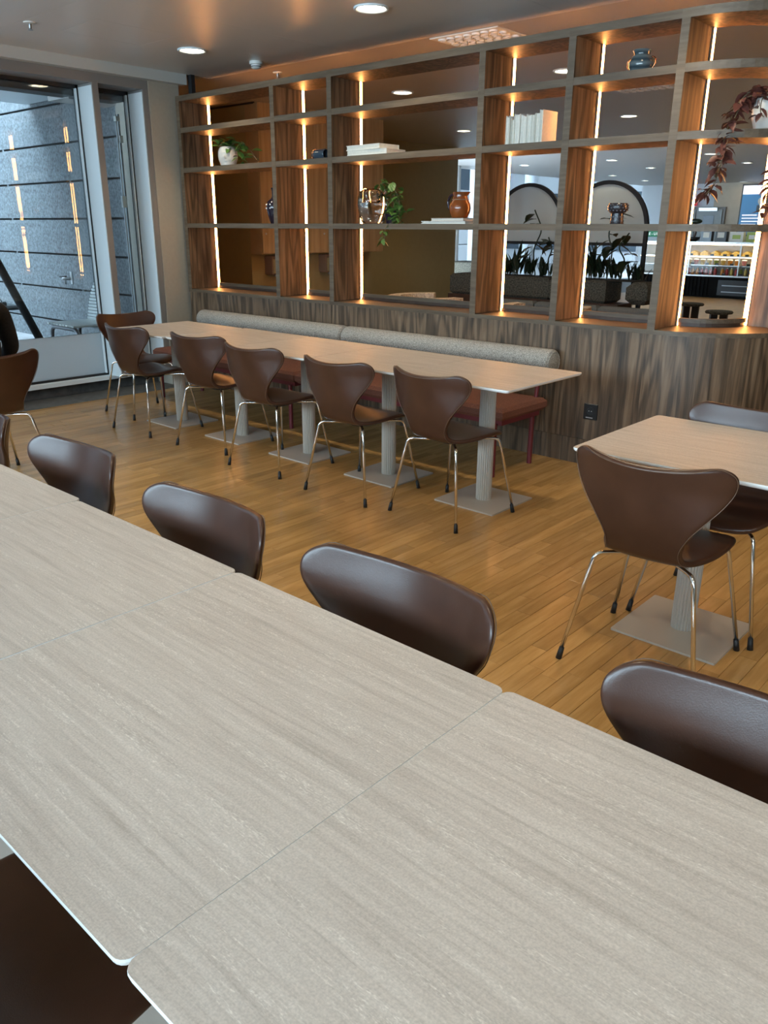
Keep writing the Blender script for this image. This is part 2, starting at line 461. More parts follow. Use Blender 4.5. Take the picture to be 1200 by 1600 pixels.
# ceilings: smooth metal panels over the dining side, ribbed ones behind the shelves
ceil = struct('ceiling', MB().bb((-6.84, -3.4, CEIL + .012), (4.2, 5.14, CEIL + .1)), 'acoustic_grey')
xs = [-6.82, -5.0, -3.1, -1.2, .7, 2.6, 4.2]; ys = [-3.4, -.9, 1.0, 2.95, 5.14]
hole = (-6.055, 3.265, -5.55, 3.91)
for i in range(6):
    for j in range(4):
        a, b, c, d = xs[i] + .001, ys[j] + .001, xs[i + 1] - .001, ys[j + 1] - .001
        if i == 0 and j == 3:
            m = MB()
            m.bb((a, b, CEIL), (hole[0], d, CEIL + .012)); m.bb((hole[2], b, CEIL), (c, d, CEIL + .012))
            m.bb((hole[0], b, CEIL), (hole[2], hole[1], CEIL + .012)); m.bb((hole[0], hole[3], CEIL), (hole[2], d, CEIL + .012))
        else: m = MB().bb((a, b, CEIL), (c, d, CEIL + .012))
        obj('ceiling_panel', m, 'ceiling_metal', ceil)
obj('access_panel', MB().bb((hole[0] + .003, hole[1] + .003, CEIL), (hole[2] - .003, hole[3] - .003, CEIL + .011)), 'ceiling_metal', ceil)
struct('ceiling_back', MB().bb((-9.4, 5.14, CEIL), (4.2, 12.0, CEIL + .1)).bb((-12.1, 12.0, CEIL), (4.2, 26, CEIL + .1)).bb((-9.4, 4.83, CEIL), (-6.84, 5.14, CEIL + .1)), 'ceiling_back')
struct('trim_1', MB().bb((-6.94, -3.4, 2.715), (-6.82, 4.86, CEIL + .05)), 'fascia_white')

# window wall on the left
struct('wall_left', MB().bb((-7.2, 4.50, -.01), (WX, 4.82, CEIL)), 'beige_wall')
struct('wall_left_sill', MB().bb((-7.35, -3.4, -.01), (-7.15, 4.50, .105)), 'tile_grey')
struct('trim_2', MB().bb((-7.19, -3.4, .105), (-7.06, 4.50, .14)), 'frame_light')
def win(n, y0, y1, top):
    fr = MB()
    wnd = struct('window_%d' % n, fr.bb((-7.20, y0, 2.60), (WX, y1, 2.715)), 'frame_grey')   # head
    return wnd
MULL = [4.44, 3.955, 2.35, .75, -.85, -2.45, -3.2]        # near (camera-facing) reveal of each post is lighter, daylight put into its colour
for i, y in enumerate(MULL):
    p = struct('trim_%d' % (3 + i), MB().bb((-7.20, y, .14), (WX - .004, y + .055, 2.7145)), 'frame_grey')
    r = obj('reveal', MB().bb((-7.19, y - .006, .14), (WX - .012, y - .0005, 2.62)), 'frame_light', p)
for i in range(6):
    y1, y0 = MULL[i] - .006, MULL[i + 1] + .055
    wd = struct('window_%d' % (i + 1), MB().bb((-7.20, y0, 2.64), (WX - .002, y1 + .006, 2.715)), 'frame_grey')
    fr = MB()
    fr.bb((-7.185, y0, .14), (-7.135, y0 + .02, 2.64)).bb((-7.185, y1 - .022, .14), (-7.135, y1, 2.64)).bb((-7.185, y0, .14), (-7.135, y1, .16)).bb((-7.185, y0, 2.61), (-7.135, y1, 2.64))
    obj('window_frame', fr, 'black_metal', wd)
    obj('glazing_bead', MB().bb((-7.16, y1 - .030, .16), (-7.12, y1 - .022, 2.61)).bb((-7.16, y0 + .02, .16), (-7.12, y0 + .026, 2.61)), 'frame_light', wd)
    obj('pane', MB().bb((-7.175, y0 + .02, .54), (-7.150, y1 - .022, 2.61)), 'window_glass', wd)
    obj('frosted_pane', MB().bb((-7.175, y0 + .02, .16), (-7.150, y1 - .022, .54)), 'frosted_glass', wd)
    obj('blind_box', MB().bb((-7.42, y0 + .0, 2.565), (-7.22, y1, 2.72)), 'blind_dark', wd)
    if i == 0:
        g = MB().tube([(-7.24, y1 - .085, .2), (-7.24, y1 - .085, 2.46)], .008).bb((-7.245, y1 - .07, .2), (-7.225, y1 - .055, 2.46))
        obj('guide_rail', g, 'steel', wd)
        obj('rail_clip', MB().bb((-7.25, y1 - .10, 2.40), (-7.21, y1 - .06, 2.44)).bb((-7.25, y1 - .075, 2.22), (-7.21, y1 - .045, 2.28)), 'white_plastic', wd)
        obj('window_contact', MB().bb((-7.23, y1 - .115, 1.66), (-7.20, y1 - .075, 1.76)), 'white_plastic', wd)
# outside of the window: courtyard wall of granite panels, canopy, paving
diag = MB(); a, b = Vector((-7.18, 4.62, 0)), Vector((-9.3, 5.72, 0)); dd = (b - a).normalized(); nn = Vector((-dd.y, dd.x, 0)) * .06
diag.prism([tuple((a - nn * 0)[:2]), tuple((b)[:2]), tuple((b + nn * 2)[:2]), tuple((a + nn * 2)[:2])], -.01, 3.2)
struct('wall_light_block', diag, 'beige_wall')  # unseen diagonal wall, added only to block light beside the window
wc = struct('wall_courtyard', MB().bb((-16, 5.56, -.3), (-8.62, 5.9, 7.)), 'joint_black')
pm = {}
ph, pw = .4525, 1.80
xx = -8.62
while xx > -16:
    x0 = max(xx - pw, -16)
    for j in range(-1, 16):
        z0 = .225 + j * ph + .0125; z1 = z0 + ph - .025
        key = round(xx - x0, 3)
        if key not in pm: pm[key] = MB().box((0, 0, 0), (xx - x0 - .002, .03, ph - .025), ch=.002).mesh('granite_panel')
        link('granite_panel', pm[key], 'granite', wc, loc=((xx + x0) / 2, 5.535, (z0 + z1) / 2))
    sp = MB()
    for j in range(0, 12): sp.bb((xx - .02, 5.52, .225 + j * ph - .012), (xx + .02, 5.55, .225 + j * ph + .012))
    obj('spacer', sp, 'granite', wc)
    xx -= pw
cano = struct('ceiling_canopy', MB().bb((-11.25, -4, 3.0), (-7.2, 5.52, 3.2)), 'frame_grey')
for i in range(7):
    for j in range(2):
        obj('soffit_panel', MB().bb((-11.25 + j * 2.02, 5.49 - (i + 1) * 1.35, 2.985), (-11.25 + j * 2.02 + 2.005, 5.49 - i * 1.35 - .012, 3.0)), 'soffit_metal', cano)
struct('floor_courtyard', MB().bb((-18, -6, -.25), (-7.35, 5.56, -.05)), 'paving')
struct('wall_courtyard_shade', MB().bb((-16.3, -8, -.3), (-16, 5.9, 9.)).bb((-16.3, -8.3, -.3), (-7.2, -8, 9.)), 'granite')  # unseen walls added to keep sky light off the granite
tap = thing('wall_tap', 'small metal tap fixed on grey stone courtyard wall', 'tap', (-10.72, 5.52, .82))
obj('tap_body', MB().tube([(0, 0, 0), (0, -.12, 0)], .02).tube([(0, -.08, .0), (0, -.08, -.07)], .015), 'steel', tap, 'all')
obj('tap_lever', MB().tube([(0, -.06, .03), (-.14, -.08, .02)], .010), 'black_metal', tap, 'all')
obj('tap_plate', MB().bb((.02, -.012, -.07), (.07, 0, .09)), 'metal_satin', tap)

# wall behind the camera (window wall) and the right wall
WB = -3.2
struct('wall_near', MB().bb((-7.2, WB - .2, -.01), (4.2, WB, 1.25)).bb((-7.2, WB - .2, 2.62), (4.2, WB, CEIL + .05)), 'beige_wall')
for i in range(8):
    x0 = -7.0 + i * 1.57
    p = struct('window_%d' % (7 + i), MB().bb((x0 - .12, WB - .15, 1.25), (x0 + .12, WB, 2.62)), 'frame_grey')
    if i < 7: obj('pane', MB().bb((x0 + .12, WB - .09, 1.25), (x0 + 1.45, WB - .07, 2.62)), 'window_glass', p)
struct('wall_right', MB().bb((4.0, WB, -.01), (4.2, 26, CEIL + .05)), 'beige_wall')

# rooms behind the shelves
struct('wall_west', MB().bb((-9.3, 5.6, -.01), (-9.1, 12.0, CEIL)), 'ochre_wall')
struct('wall_niche', MB().bb((-9.1, 6.33, -.01), (-7.83, 8.42, CEIL)), 'ochre_wall')
struct('wall_north', MB().bb((-12.1, 25.6, -.01), (4.2, 25.8, CEIL)), 'white_wall')
struct('trim_10', MB().bb((-9.75, 25.52, -.01), (4.0, 25.6, CEIL)), 'pale_panel_wall')
struct('floor_atrium', MB().bb((-30, 12, -.12), (-9.4, 36, -.010)), 'paving')

# ------------------------------------------------------------------ shelf divider
UX = [-6.79, -5.487, -4.824, -3.409, -2.762, -2.082]
UT = .048
Z0, ZT = .905, 2.605
SH = [(1.483, 1.522), (1.963, 2.005), (2.300, 2.342)]
div = thing('shelf_divider', 'long dark oak shelf wall with lit open bays on a panelled base', 'room divider')
CX, CY, RI, RO = -2.06, 5.35, .30, .63
def annulus(r0, r1, y_end, n=14, x0=UX[5] + UT / 2):
    pts = [(x0, CY - r1)] + arc(CX, CY, r1, -90, 0, n) + ([(CX + r1, y_end)] if y_end > CY else [])
    pts += ([(CX + r0, y_end)] if y_end > CY else []) + arc(CX, CY, r0, 0, -90, n) + [(x0, CY - r0)]
    return pts
YE = 6.3
# base: plinth, panels per bay, curved end
for i in range(5):
    a, b = UX[i] - UT / 2, UX[i + 1] - UT / 2
    obj('plinth', MB().bb((a + .001, PY + .012, 0), (b - .001, PB - .02, .17)), 'stained_oak', div)
    m = (a + b) / 2
    for p, q in (((a, m), (m, b)) if b - a > .8 else ((a, b),)):
        obj('base_panel', MB().box(((p + q) / 2, (PY + .004 + PB) / 2, (.173 + .895) / 2), (q - p - .0015, PB - PY - .008, .895 - .173), ch=.001), 'stained_oak', div)
obj('plinth', MB().prism(annulus(RI + .02, RO - .012, YE, x0=UX[5] - UT / 2), 0, .17), 'stained_oak', div)
obj('base_panel', MB().prism(annulus(RI + .01, RO - .004, YE, x0=UX[5] - UT / 2), .173, .895), 'stained_oak', div)
# sill boards and upstand rails
for i in range(5):
    a, b = UX[i] - UT / 2, UX[i + 1] - UT / 2
    obj('sill', MB().bb((a, PY - .004, .895), (b, PB, .922)), 'stained_oak_edge', div)
    obj('back_rail', MB().bb((UX[i] + UT / 2 + .03, PB - .025, .945), (UX[i + 1] - UT / 2, PB - .004, .972)), 'stained_oak_edge', div)
    obj('rail_recess', MB().bb((UX[i] + UT / 2, PB - .018, .922), (UX[i + 1] - UT / 2, PB - .008, .945)), 'dark_wood', div)
obj('sill', MB().prism(annulus(RI, RO + .004, YE, x0=UX[5] - UT / 2), .895, .922), 'stained_oak_edge', div)
obj('back_rail', MB().prism(annulus(RI + .004, RI + .025, CY), .945, .972), 'stained_oak_edge', div)
obj('rail_recess', MB().prism(annulus(RI + .008, RI + .018, CY), .922, .945), 'dark_wood', div)
# uprights
for x in UX:
    obj('upright', MB().box((x, (PY + PB) / 2, (Z0 + ZT) / 2 + .005), (UT, PB - PY, ZT - Z0 - .03), ch=.001), 'stained_oak', div)
    obj('upright_edge', MB().bb((x - UT / 2, PY - .003, .895), (x + UT / 2, PY + .0005, ZT)), 'stained_oak_edge', div)
obj('upright', MB().bb((CX + RI, CY, .922), (CX + RO - .004, CY + UT, ZT - .04)), 'stained_oak', div)
obj('upright', MB().bb((CX + RI, YE - UT, .922), (CX + RO - .004, YE, ZT - .04)), 'stained_oak', div)
# shelves per bay, top boards
for i in range(5):
    a, b = UX[i] + UT / 2 + .0005, UX[i + 1] - UT / 2 - .0005
    for z0, z1 in SH:
        obj('shelf', MB().bb((a, PY + .001, z0), (b, PB - .002, z1)), 'stained_oak', div)
        obj('shelf_edge', MB().bb((a, PY - .002, z0), (b, PY + .0008, z1)), 'stained_oak_edge', div)
    obj('top_board', MB().bb((UX[i] - UT / 2, PY + .001, ZT - .045), (UX[i + 1] - UT / 2, PB, ZT)), 'stained_oak', div)
    obj('top_edge', MB().bb((UX[i] - UT / 2, PY - .004, ZT - .045), (UX[i + 1] - UT / 2, PY + .0008, ZT)), 'stained_oak_edge', div)
for z0, z1 in SH:
    obj('shelf', MB().prism(annulus(RI + .002, RO - .001, YE), z0, z1), 'stained_oak', div)
    obj('shelf_edge', MB().prism(annulus(RO - .0008, RO + .002, YE), z0, z1), 'stained_oak_edge', div)
obj('top_board', MB().prism(annulus(RI, RO - .001, YE, x0=UX[5] - UT / 2), ZT - .045, ZT), 'stained_oak', div)
obj('top_edge', MB().prism(annulus(RO - .0008, RO + .004, YE, x0=UX[5] - UT / 2), ZT - .045, ZT), 'stained_oak_edge', div)
# light strips at the back edge of each upright
segs = [(.925, SH[0][0]), (SH[0][1], SH[1][0]), (SH[1][1], SH[2][0]), (SH[2][1], ZT - .046)]
for k, x in enumerate(UX):
    for sd in ((1, -1) if k else (1,)):
        f = x + sd * UT / 2
        for z0, z1 in segs:
            pr = obj('led_profile', MB().bb((f + sd * .0005, PB - .028, z0), (f + sd * .0105, PB - .002, z1)), 'stained_oak', div)
            obj('led_strip', MB().bb((f + sd * .0106, PB - .027, z0 + .001), (f + sd * .0122, PB - .003, z1 - .001)), 'led_strip', pr)
for z0, z1 in segs:
    pr = obj('led_profile', MB().bb((CX + RI + .002, CY - .010, z0), (CX + RI + .030, CY - .001, z1)), 'stained_oak', div)
    obj('led_strip', MB().bb((CX + RI + .003, CY - .014, z0 + .001), (CX + RI + .029, CY - .0105, z1 - .001)), 'led_strip', pr)
tag(obj('ceiling_strut', MB().bb((-6.835, 4.885, ZT), (-6.785, 4.925, CEIL)), 'black_metal'), 'short black strut from top left of shelf wall to ceiling', 'strut')
so = thing('wall_socket', 'square black power socket low on the oak base panel', 'socket', (-2.425, PY + .004, .365))
obj('cover_plate', MB().box((0, -.004, 0), (.095, .010, .105), ch=.003), 'black_plastic', so)
obj('socket_well', MB().lathe([(.028, 0), (.028, .004), (.022, .004), (.022, .001)], 20, Matrix.Translation((0, -.009, .005)) @ Matrix.Rotation(R(90), 4, 'X')), 'black_rubber', so)
for s in (-1, 1): obj('contact_pin', MB().ball((s * .009, -.011, .005), .0035, 8, 5), 'metal_satin', so)
obj('mark', MB().bb((-.03, -.0095, -.042), (.02, -.0088, -.036)), 'metal_satin', so)

# ------------------------------------------------------------------ chairs
PROF = [(.222, .424, .112), (.216, .432, .148), (.200, .442, .178), (.15, .452, .207), (.08, .453, .217), (0, .448, .212), (-.06, .442, .197), (-.115, .440, .174),
        (-.160, .446, .150), (-.190, .464, .134), (-.208, .500, .129), (-.221, .545, .143), (-.236, .590, .170), (-.250, .640, .209), (-.263, .688, .244),
        (-.273, .730, .265), (-.281, .764, .271), (-.287, .789, .264), (-.291, .806, .243), (-.293, .814, .214)]
def shell_point(i, u, off=0.):
    y, z, wd = PROF[i]
    j0, j1 = max(i - 1, 0), min(i + 1, len(PROF) - 1)
    ty, tz = PROF[j1][0] - PROF[j0][0], PROF[j1][1] - PROF[j0][1]
    l = math.hypot(ty, tz); ty /= l; tz /= l
    ny, nz = -tz * -1, -ty * 1            # normal to the sitter side
    ny, nz = tz, -ty
    x = u * wd
    b = max(0., min(1., (z - .50) / .22)) if y < -.15 else 0.
    k = .068 * b * (abs(x) / .23) ** 2.0
    s = 0 if b else .012 * (x / .2) ** 2 * (1 if y < .18 else .4)
    t = max(0., min(1., (z - .70) / .10)) if y < -.2 else 0.
    dip = -.020 * t * (1 - u * u) ** 1.0
    fr = -.012 * u * u if i < 2 else 0
    return Vector((x, y + k + ny * off + (fr if i < 2 else 0), z + s + dip + nz * off))
def chair_shell():
    nu = 14; TH = .0135
    me = MB(); n = len(PROF)
    us = [-1 + 2 * k / nu for k in range(nu + 1)]
    for side in (1, -1):
        for i in range(n):
            for u in us:
                edge = max(abs(u) ** 6, 0)
                th = TH * (1.0 - .25 * edge)
                me.v.append(tuple(shell_point(i, u, th * side)))
    S = n * (nu + 1)
    for i in range(n - 1):
        for k in range(nu):
            a = i * (nu + 1) + k
            me.f.append((a, a + 1, a + nu + 2, a + nu + 1)); me.f.append((S + a, S + a + nu + 1, S + a + nu + 2, S + a + 1))
    ring = [k for k in range(nu + 1)] + [i * (nu + 1) + nu for i in range(1, n)] + [(n - 1) * (nu + 1) + k for k in range(nu - 1, -1, -1)] + [i * (nu + 1) for i in range(n - 2, 0, -1)]
    for q in range(len(ring)):
        a, b = ring[q], ring[(q + 1) % len(ring)]
        me.f.append((a, S + a, S + b, b))
    mesh = me.mesh('shell')
    import bmesh
    bm = bmesh.new(); bm.from_mesh(mesh); bmesh.ops.recalc_face_normals(bm, faces=bm.faces); bm.to_mesh(mesh); bm.free()
    o = link('shell', mesh, 'brown_leather')
    sub = o.modifiers.new('sub', 'SUBSURF'); sub.levels = 2; sub.render_levels = 2
    dg = bpy.context.evaluated_depsgraph_get(); dg.update()
    m2 = bpy.data.meshes.new_from_object(o.evaluated_get(dg))
    bpy.data.objects.remove(o)
    m2.name = 'shell'
    return m2
SHELL = chair_shell()
def piping_mesh():
    n = len(PROF)
    pts = [shell_point(i, 1.0, -.0112) for i in range(8, n)] 
    pts = [p * 1 for p in pts]
    for p in pts: p.x -= .005
    top = [shell_point(n - 1, u, -.0112) - Vector((0, 0, .006)) for u in (.7, .35, 0, -.35, -.7)]
    left = [Vector((-p.x, p.y, p.z)) for p in reversed(pts)]
    return MB().tube(bez(pts + top + left, 3), .0013, 5)
PIPE = piping_mesh().mesh('piping')
LEGS = []
for sx in (-1, 1):
    for sy in (-1, 1):
        pts = [(sx * .030, sy * .05, .417), (sx * .128, sy * (.135 if sy < 0 else .14), .420), (sx * .172, sy * (.178 if sy < 0 else .18), .420), (sx * .245, sy * .240, .012)]
        LEGS.append((MB().tube(ease(pts, .038, 6), .0078, 8).mesh('leg'), MB().tube([(sx * .2385, sy * .2345, .046), (sx * .2455, sy * .2405, .0)], [.0095, .0115], 10).mesh('foot_cap')))
PLATE = MB().lathe([(.075, .405), (.085, .412), (.085, .428), (.06, .432)], 20).mesh('seat_plate')
for m_ in (SHELL, PIPE, PLATE, *[a for p in LEGS for a in p]):
    try: m_.shade_smooth()
    except Exception: pass
def make_chair(label, loc, rz, group):
    t = thing('dining_chair', label, 'chair', loc, rz, group)
    sh = link('shell', SHELL, 'brown_leather', t)
    link('piping', PIPE, 'tan_piping', sh)
    link('seat_plate', PLATE, 'black_plastic', t)
    for a, b in LEGS:
        lg = link('leg', a, 'chrome', t); link('foot_cap', b, 'black_rubber', lg)
    return t
CH = 'brown leather chairs with chrome legs'
chair0 = make_chair('brown leather chair nearest the open end of the bench table, back turned', (-2.526, 3.375, 0), R(-4), CH)
def chair(x, y, rz, label): return dup(chair0, (x, y, 0), R(rz), label, CH)
chair(-3.17, 3.33, 1, 'brown leather chair second from the right along the bench table')
chair(-3.935, 3.35, 2, 'brown leather chair in the middle of the row at the bench table')
chair(-4.65, 3.435, 8, 'brown leather chair fourth from the right along the bench table')
chair(-5.43, 3.375, 2, 'brown leather chair leftmost of the row with back turned at bench table')
chair(-6.00, 3.63, -93, 'brown leather chair at the window end of the bench table, seen face on')
chair(-1.014, 2.61, 3, 'brown leather chair with its back turned in front of the small right table')
chair(-.99, 3.14, 180, 'brown leather chair on the far side of the small right table, facing us')
chair(-.237, .935, 181, 'glossy brown chair back above near table edge, at the right frame edge')
chair(-1.003, .94, 180, 'glossy brown chair back above near table edge, largest fully seen one')
chair(-1.682, .945, 179, 'glossy brown chair back above near table edge, between two others')
chair(-2.45, .985, 181, 'glossy brown chair back at upper left of near table, whole outline visible')
chair(-3.20, .985, 180, 'brown chair cut off by left frame edge beside near table')
chair(-.99, .285, 4, 'dark chair seat half under the camera side of the near table')
GX, GY = -4.93, 1.91
chair(GX, GY, 92, 'dark brown chair at left edge with a person in black sitting on it')

# ------------------------------------------------------------------ tables
def fluted(r0, r1, n, z0, z1):
    pts = []
    for i in range(n):
        for k, q in enumerate((r1, r0, r0)):
            a = 2 * math.pi * (i + k / 3) / n; pts.append((q * math.cos(a), q * math.sin(a)))
    return MB().prism(pts, z0, z1)
def make_table(name, label, loc, sx, sy, base, group, rz=0.):
    t = thing(name, label, 'table', loc, rz, group)
    slab = MB()
    P = [(-.016, rrect(sx / 2 - .008, sy / 2 - .008, .016)), (-.010, rrect(sx / 2 - .0015, sy / 2 - .0015, .018)), (-.004, rrect(sx / 2, sy / 2, .018)), (-.0006, rrect(sx / 2 - .0006, sy / 2 - .0006, .0177))]
    n = len(P[0][1])
    for z, pts in P: slab.v += [(x, y, .74 + z) for x, y in pts]
    for j in range(3):
        for i in range(n): slab.f.append((j * n + i, j * n + (i + 1) % n, (j + 1) * n + (i + 1) % n, (j + 1) * n + i))
    slab.f.append(tuple(range(n - 1, -1, -1))); slab.f.append(tuple(3 * n + i for i in range(n)))
    tt = obj('tabletop', MB().prism(rrect(sx / 2 - .0007, sy / 2 - .0007, .0176), .7393, .74), 'travertine_laminate', t)
    eb = obj('edge_band', slab, 'white_edge', tt)
    c = obj('column', fluted(.0455, .0400, 22, .008, .724), 'powder_coat', t, loc=(base[0], base[1], 0))
    obj('base_plate', MB().prism(rrect(.205, .205, .006, 3), 0, .0085), 'powder_coat', t, loc=(base[0], base[1], 0))
    obj('top_plate', MB().bb((-.12, -.12, .716), (.12, .12, .7238)), 'black_metal', t, loc=(base[0], base[1], 0))
    return t
G1, G2 = 'tables pushed into a long row along the bench', 'pale tables joined in the foreground'
TL = ['square pale table at the open right end of the bench row', 'pale table second from the right of the bench row', 'pale table in the middle of the bench row',
      'pale table fourth from the right of the bench row', 'pale table at the window end of the bench row']
for i in range(5):
    make_table('cafe_table', TL[i], (-2.512 - i * .741, 3.665 + (-.03 if i == 4 else 0), .0012 if i == 4 else 0), .738, .745, (0, 0), G1)
make_table('cafe_table', 'square pale table standing alone at the right with one fluted column', (-1.005, 2.925, 0), .742, .735, (0, -.03), None)
NL = ['near pale table filling the lower right foreground', 'near pale table in the lower middle foreground with two visible seams', 'pale foreground table third from the right, at the left frame edge',
      'small visible corner of the farthest pale foreground table, upper left']
for i, (xc, yc, rz) in enumerate(((-.2670, .661, .0), (-1.0095, .661, .06), (-1.7535, .664, -.05), (-2.499, .676, .0))):
    make_table('cafe_table', NL[i], (xc, yc, -.0006 * (i % 2)), .7418, .742, (0, 0), G2, R(rz))

# ------------------------------------------------------------------ bench units
def make_bench(label, x0, x1):
    t = thing('bench', label, 'bench', ((x0 + x1) / 2, 4.31, 0), 0, 'upholstered benches along the oak base')
    l = (x1 - x0) / 2
    seat = MB().box((0, 0, .408), (2 * l, .52, .08), ch=.022)
    obj('seat', seat, 'rust_tweed', t, True)
    obj('rail', MB().bb((-l + .03, -.22, .335), (l - .03, .22, .3685)), 'red_metal', t)
    for sx in (-1, 1):
        for sy, yy in ((-1, -.235), (1, .20)):
            obj('leg', MB().tube([(sx * (l - .07), yy, 0), (sx * (l - .07), yy, .345)], .017, 10), 'red_metal', t, True)
        obj('back_post', MB().tube([(sx * (l - .07), .22, .345), (sx * (l - .07), .25, .62)], .014, 10), 'red_metal', t, True)
    prof = []
    M = Matrix.Translation((0, .313, .667)) @ Matrix.Rotation(R(90), 4, 'Y')
    r = .088
    prof = [(r * .35, -l), (r * .8, -l + .003), (r * .96, -l + .014), (r, -l + .035), (r, l - .035), (r * .96, l - .014), (r * .8, l - .003), (r * .35, l)]
    bk = obj('backrest', MB().lathe(prof, 28, M), 'grey_boucle', t, True)
    for s in (-1, 1):
        obj('end_seam', MB().tube([(s * (l - .004), .313 + .070 * math.cos(a), .667 + .070 * math.sin(a)) for a in [2 * math.pi * k / 24 for k in range(25)]], .004, 6), 'grey_boucle', bk, True)
    return t
make_bench('left bench with grey roll back and rust seat under the shelf wall', -6.49, -4.575)
make_bench('right bench with grey roll back and rust seat under the shelf wall', -4.565, -2.665)

# ------------------------------------------------------------------ ceiling fittings (dining side)
LAMP_DATA = bpy.data.lights.new('downlight_lamp', 'SPOT')
LAMP_DATA.energy = LAMP_WATT; LAMP_DATA.color = LAMP_COLOR; LAMP_DATA.spot_size = R(120); LAMP_DATA.spot_blend = .6; LAMP_DATA.shadow_soft_size = .08
RING = MB().lathe([(.088, .0), (.088, -.004), (.105, -.012), (.112, -.008), (.112, .004), (.088, .006)], 32).mesh('ring')
DISC = MB().lathe([(.0875, .004), (.0875, -.002), (.02, -.0022)], 32).mesh('diffuser')
RING.shade_smooth(); DISC.shade_smooth()
def downlight(x, y, label, lit, group='round ceiling downlights'):
    t = thing('downlight', label, 'ceiling light', (x, y, CEIL), 0, group)
    link('ring', RING, 'frame_light', t); link('diffuser', DISC, 'lamp_disc', t)
    if lit:
        lo = bpy.data.objects.new('downlight_lamp', LAMP_DATA); lo.location = (0, 0, -.02); COL.objects.link(lo); lo.parent = t
    return t
downlight(-3.95, 4.25, 'round lit downlight at the top middle of the ceiling', True)
downlight(-5.885, 4.265, 'round lit downlight left of the smoke detector', True)
for i, (x, y) in enumerate(((-2.02, 4.25), (-.1, 4.25), (-4.9, 1.6), (-2.95, 1.6), (-1.0, 1.6), (1.0, 1.6))):  # unseen downlights, kept for the light they add to the dining side
    downlight(x, y, ['third downlight of the row along the shelf wall, out of frame', 'fourth downlight of the row along the shelf wall, out of frame', 'downlight over the left part of the near tables, out of frame',
                     'downlight over the middle of the near tables, out of frame', 'downlight over the right part of the near tables, out of frame', 'downlight right of the near tables, out of frame'][i], True)
downlight(-5.96, 6.885, 'lit downlight behind the top row of the wide third bay', True)
downlight(-4.09, 6.905, 'lit downlight behind the top row, cut by the fifth upright', True)
sd = thing('smoke_detector', 'white round smoke detector on the grey ceiling near the shelf', 'smoke detector', (-5.86, 4.886, CEIL))
obj('mount', MB().lathe([(.055, 0), (.055, -.022), (.048, -.026)], 28), 'white_plastic', sd, True)
obj('sensor_head', MB().lathe([(.043, -.026), (.043, -.045), (.030, -.056), (.012, -.058)], 24), 'white_plastic', sd, True)
obj('sensor_slot', MB().lathe([(.0435, -.036), (.0437, -.042)], 24), 'black_plastic', sd)
def sprinkler(x, y, label):
    t = thing('sprinkler', label, 'sprinkler', (x, y, CEIL), 0)
    obj('rosette', MB().lathe([(.042, 0), (.040, -.006), (.016, -.010)], 20), 'white_plastic', t, True)
    obj('nozzle', MB().lathe([(.010, -.008), (.010, -.035), (.004, -.045)], 12), 'steel', t, True)
    obj('deflector', MB().lathe([(.017, -.045), (.017, -.047)], 14), 'steel', t)
sprinkler(-5.98, 3.01, 'small metal sprinkler head on ceiling at top left corner')
sprinkler(-6.10, 5.33, 'small white sprinkler head above the second shelf bay')
vt = thing('air_vent', 'perforated nozzle air vent in the ceiling above the shelf wall', 'vent', (-3.91, 5.335, CEIL))
obj('vent_plate', MB().box((0, 0, -.004), (.60, .36, .008), ch=.003), 'white_plastic', vt)
nz = MB().lathe([(.031, 0), (.031, -.014), (.024, -.014), (.020, -.003)], 16).mesh('nozzle')
nd = MB().lathe([(.020, -.0085), (.020, -.0088)], 14).mesh('nozzle_core')
for i in range(7):
    for j in range(4):
        o = link('nozzle', nz, 'white_plastic', vt, True, loc=(-.225 + i * .075 + (.02 if j % 2 else 0), -.12 + j * .08, -.006))
        link('nozzle_core', nd, 'black_plastic', o, loc=(0, 0, .003))
v2 = thing('air_vent', 'second nozzle vent on the far ceiling behind the fifth bay', 'vent', (-3.95, 8.13, CEIL))
obj('vent_plate', MB().box((0, 0, -.004), (.60, .40, .008), ch=.003), 'white_plastic', v2)
for i in range(7):
    for j in range(4): link('nozzle', nz, 'white_plastic', v2, loc=(-.225 + i * .075, -.12 + j * .08, -.006))
v3 = thing('ceiling_grille', 'dark square grille in the ceiling behind the first shelf bay', 'vent', (-8.15, 6.43, CEIL))
obj('grille_plate', MB().bb((-.5, -.12, -.01), (.5, .12, 0)), 'black_plastic', v3)
for k in range(5): obj('slat', MB().bb((-.48, -.11 + k * .05, -.016), (.48, -.10 + k * .05, -.010)), 'black_metal', v3)
for x, y, l in ((-10.36, 16.06, 'lit downlight far behind the fourth bay'), (-8.24, 15.95, 'upper left of four far downlights seen in fifth bay'), (-10.48, 20.38, 'lower left of four far downlights seen in fifth bay'),
                (-8.54, 18.4, 'upper right of four far downlights seen in fifth bay'), (-10.81, 23.0, 'lower right of four far downlights seen in fifth bay'),
                (-6.18, 15.72, 'far downlight seen left of the red trailing plant'), (-6.38, 18.2, 'far downlight seen right of the red trailing plant'), (-8.82, 25.1, 'farthest downlight, just above the blue screen')):
    downlight(x, y, l, False)
for x, y, l in ((-7.5, 10., 'above the lounge by the ochre wall'), (-5., 10., 'above the long planter'), (-2.5, 10., 'right of the long planter'), (0., 8., 'far right of the lounge'), (-6.2, 20., 'above the food counter'), (-3.5, 14, 'between stools and counter')):  # unseen lamps added to light the rooms behind the shelves
    downlight(x, y, 'unseen downlight added for light ' + l, True)
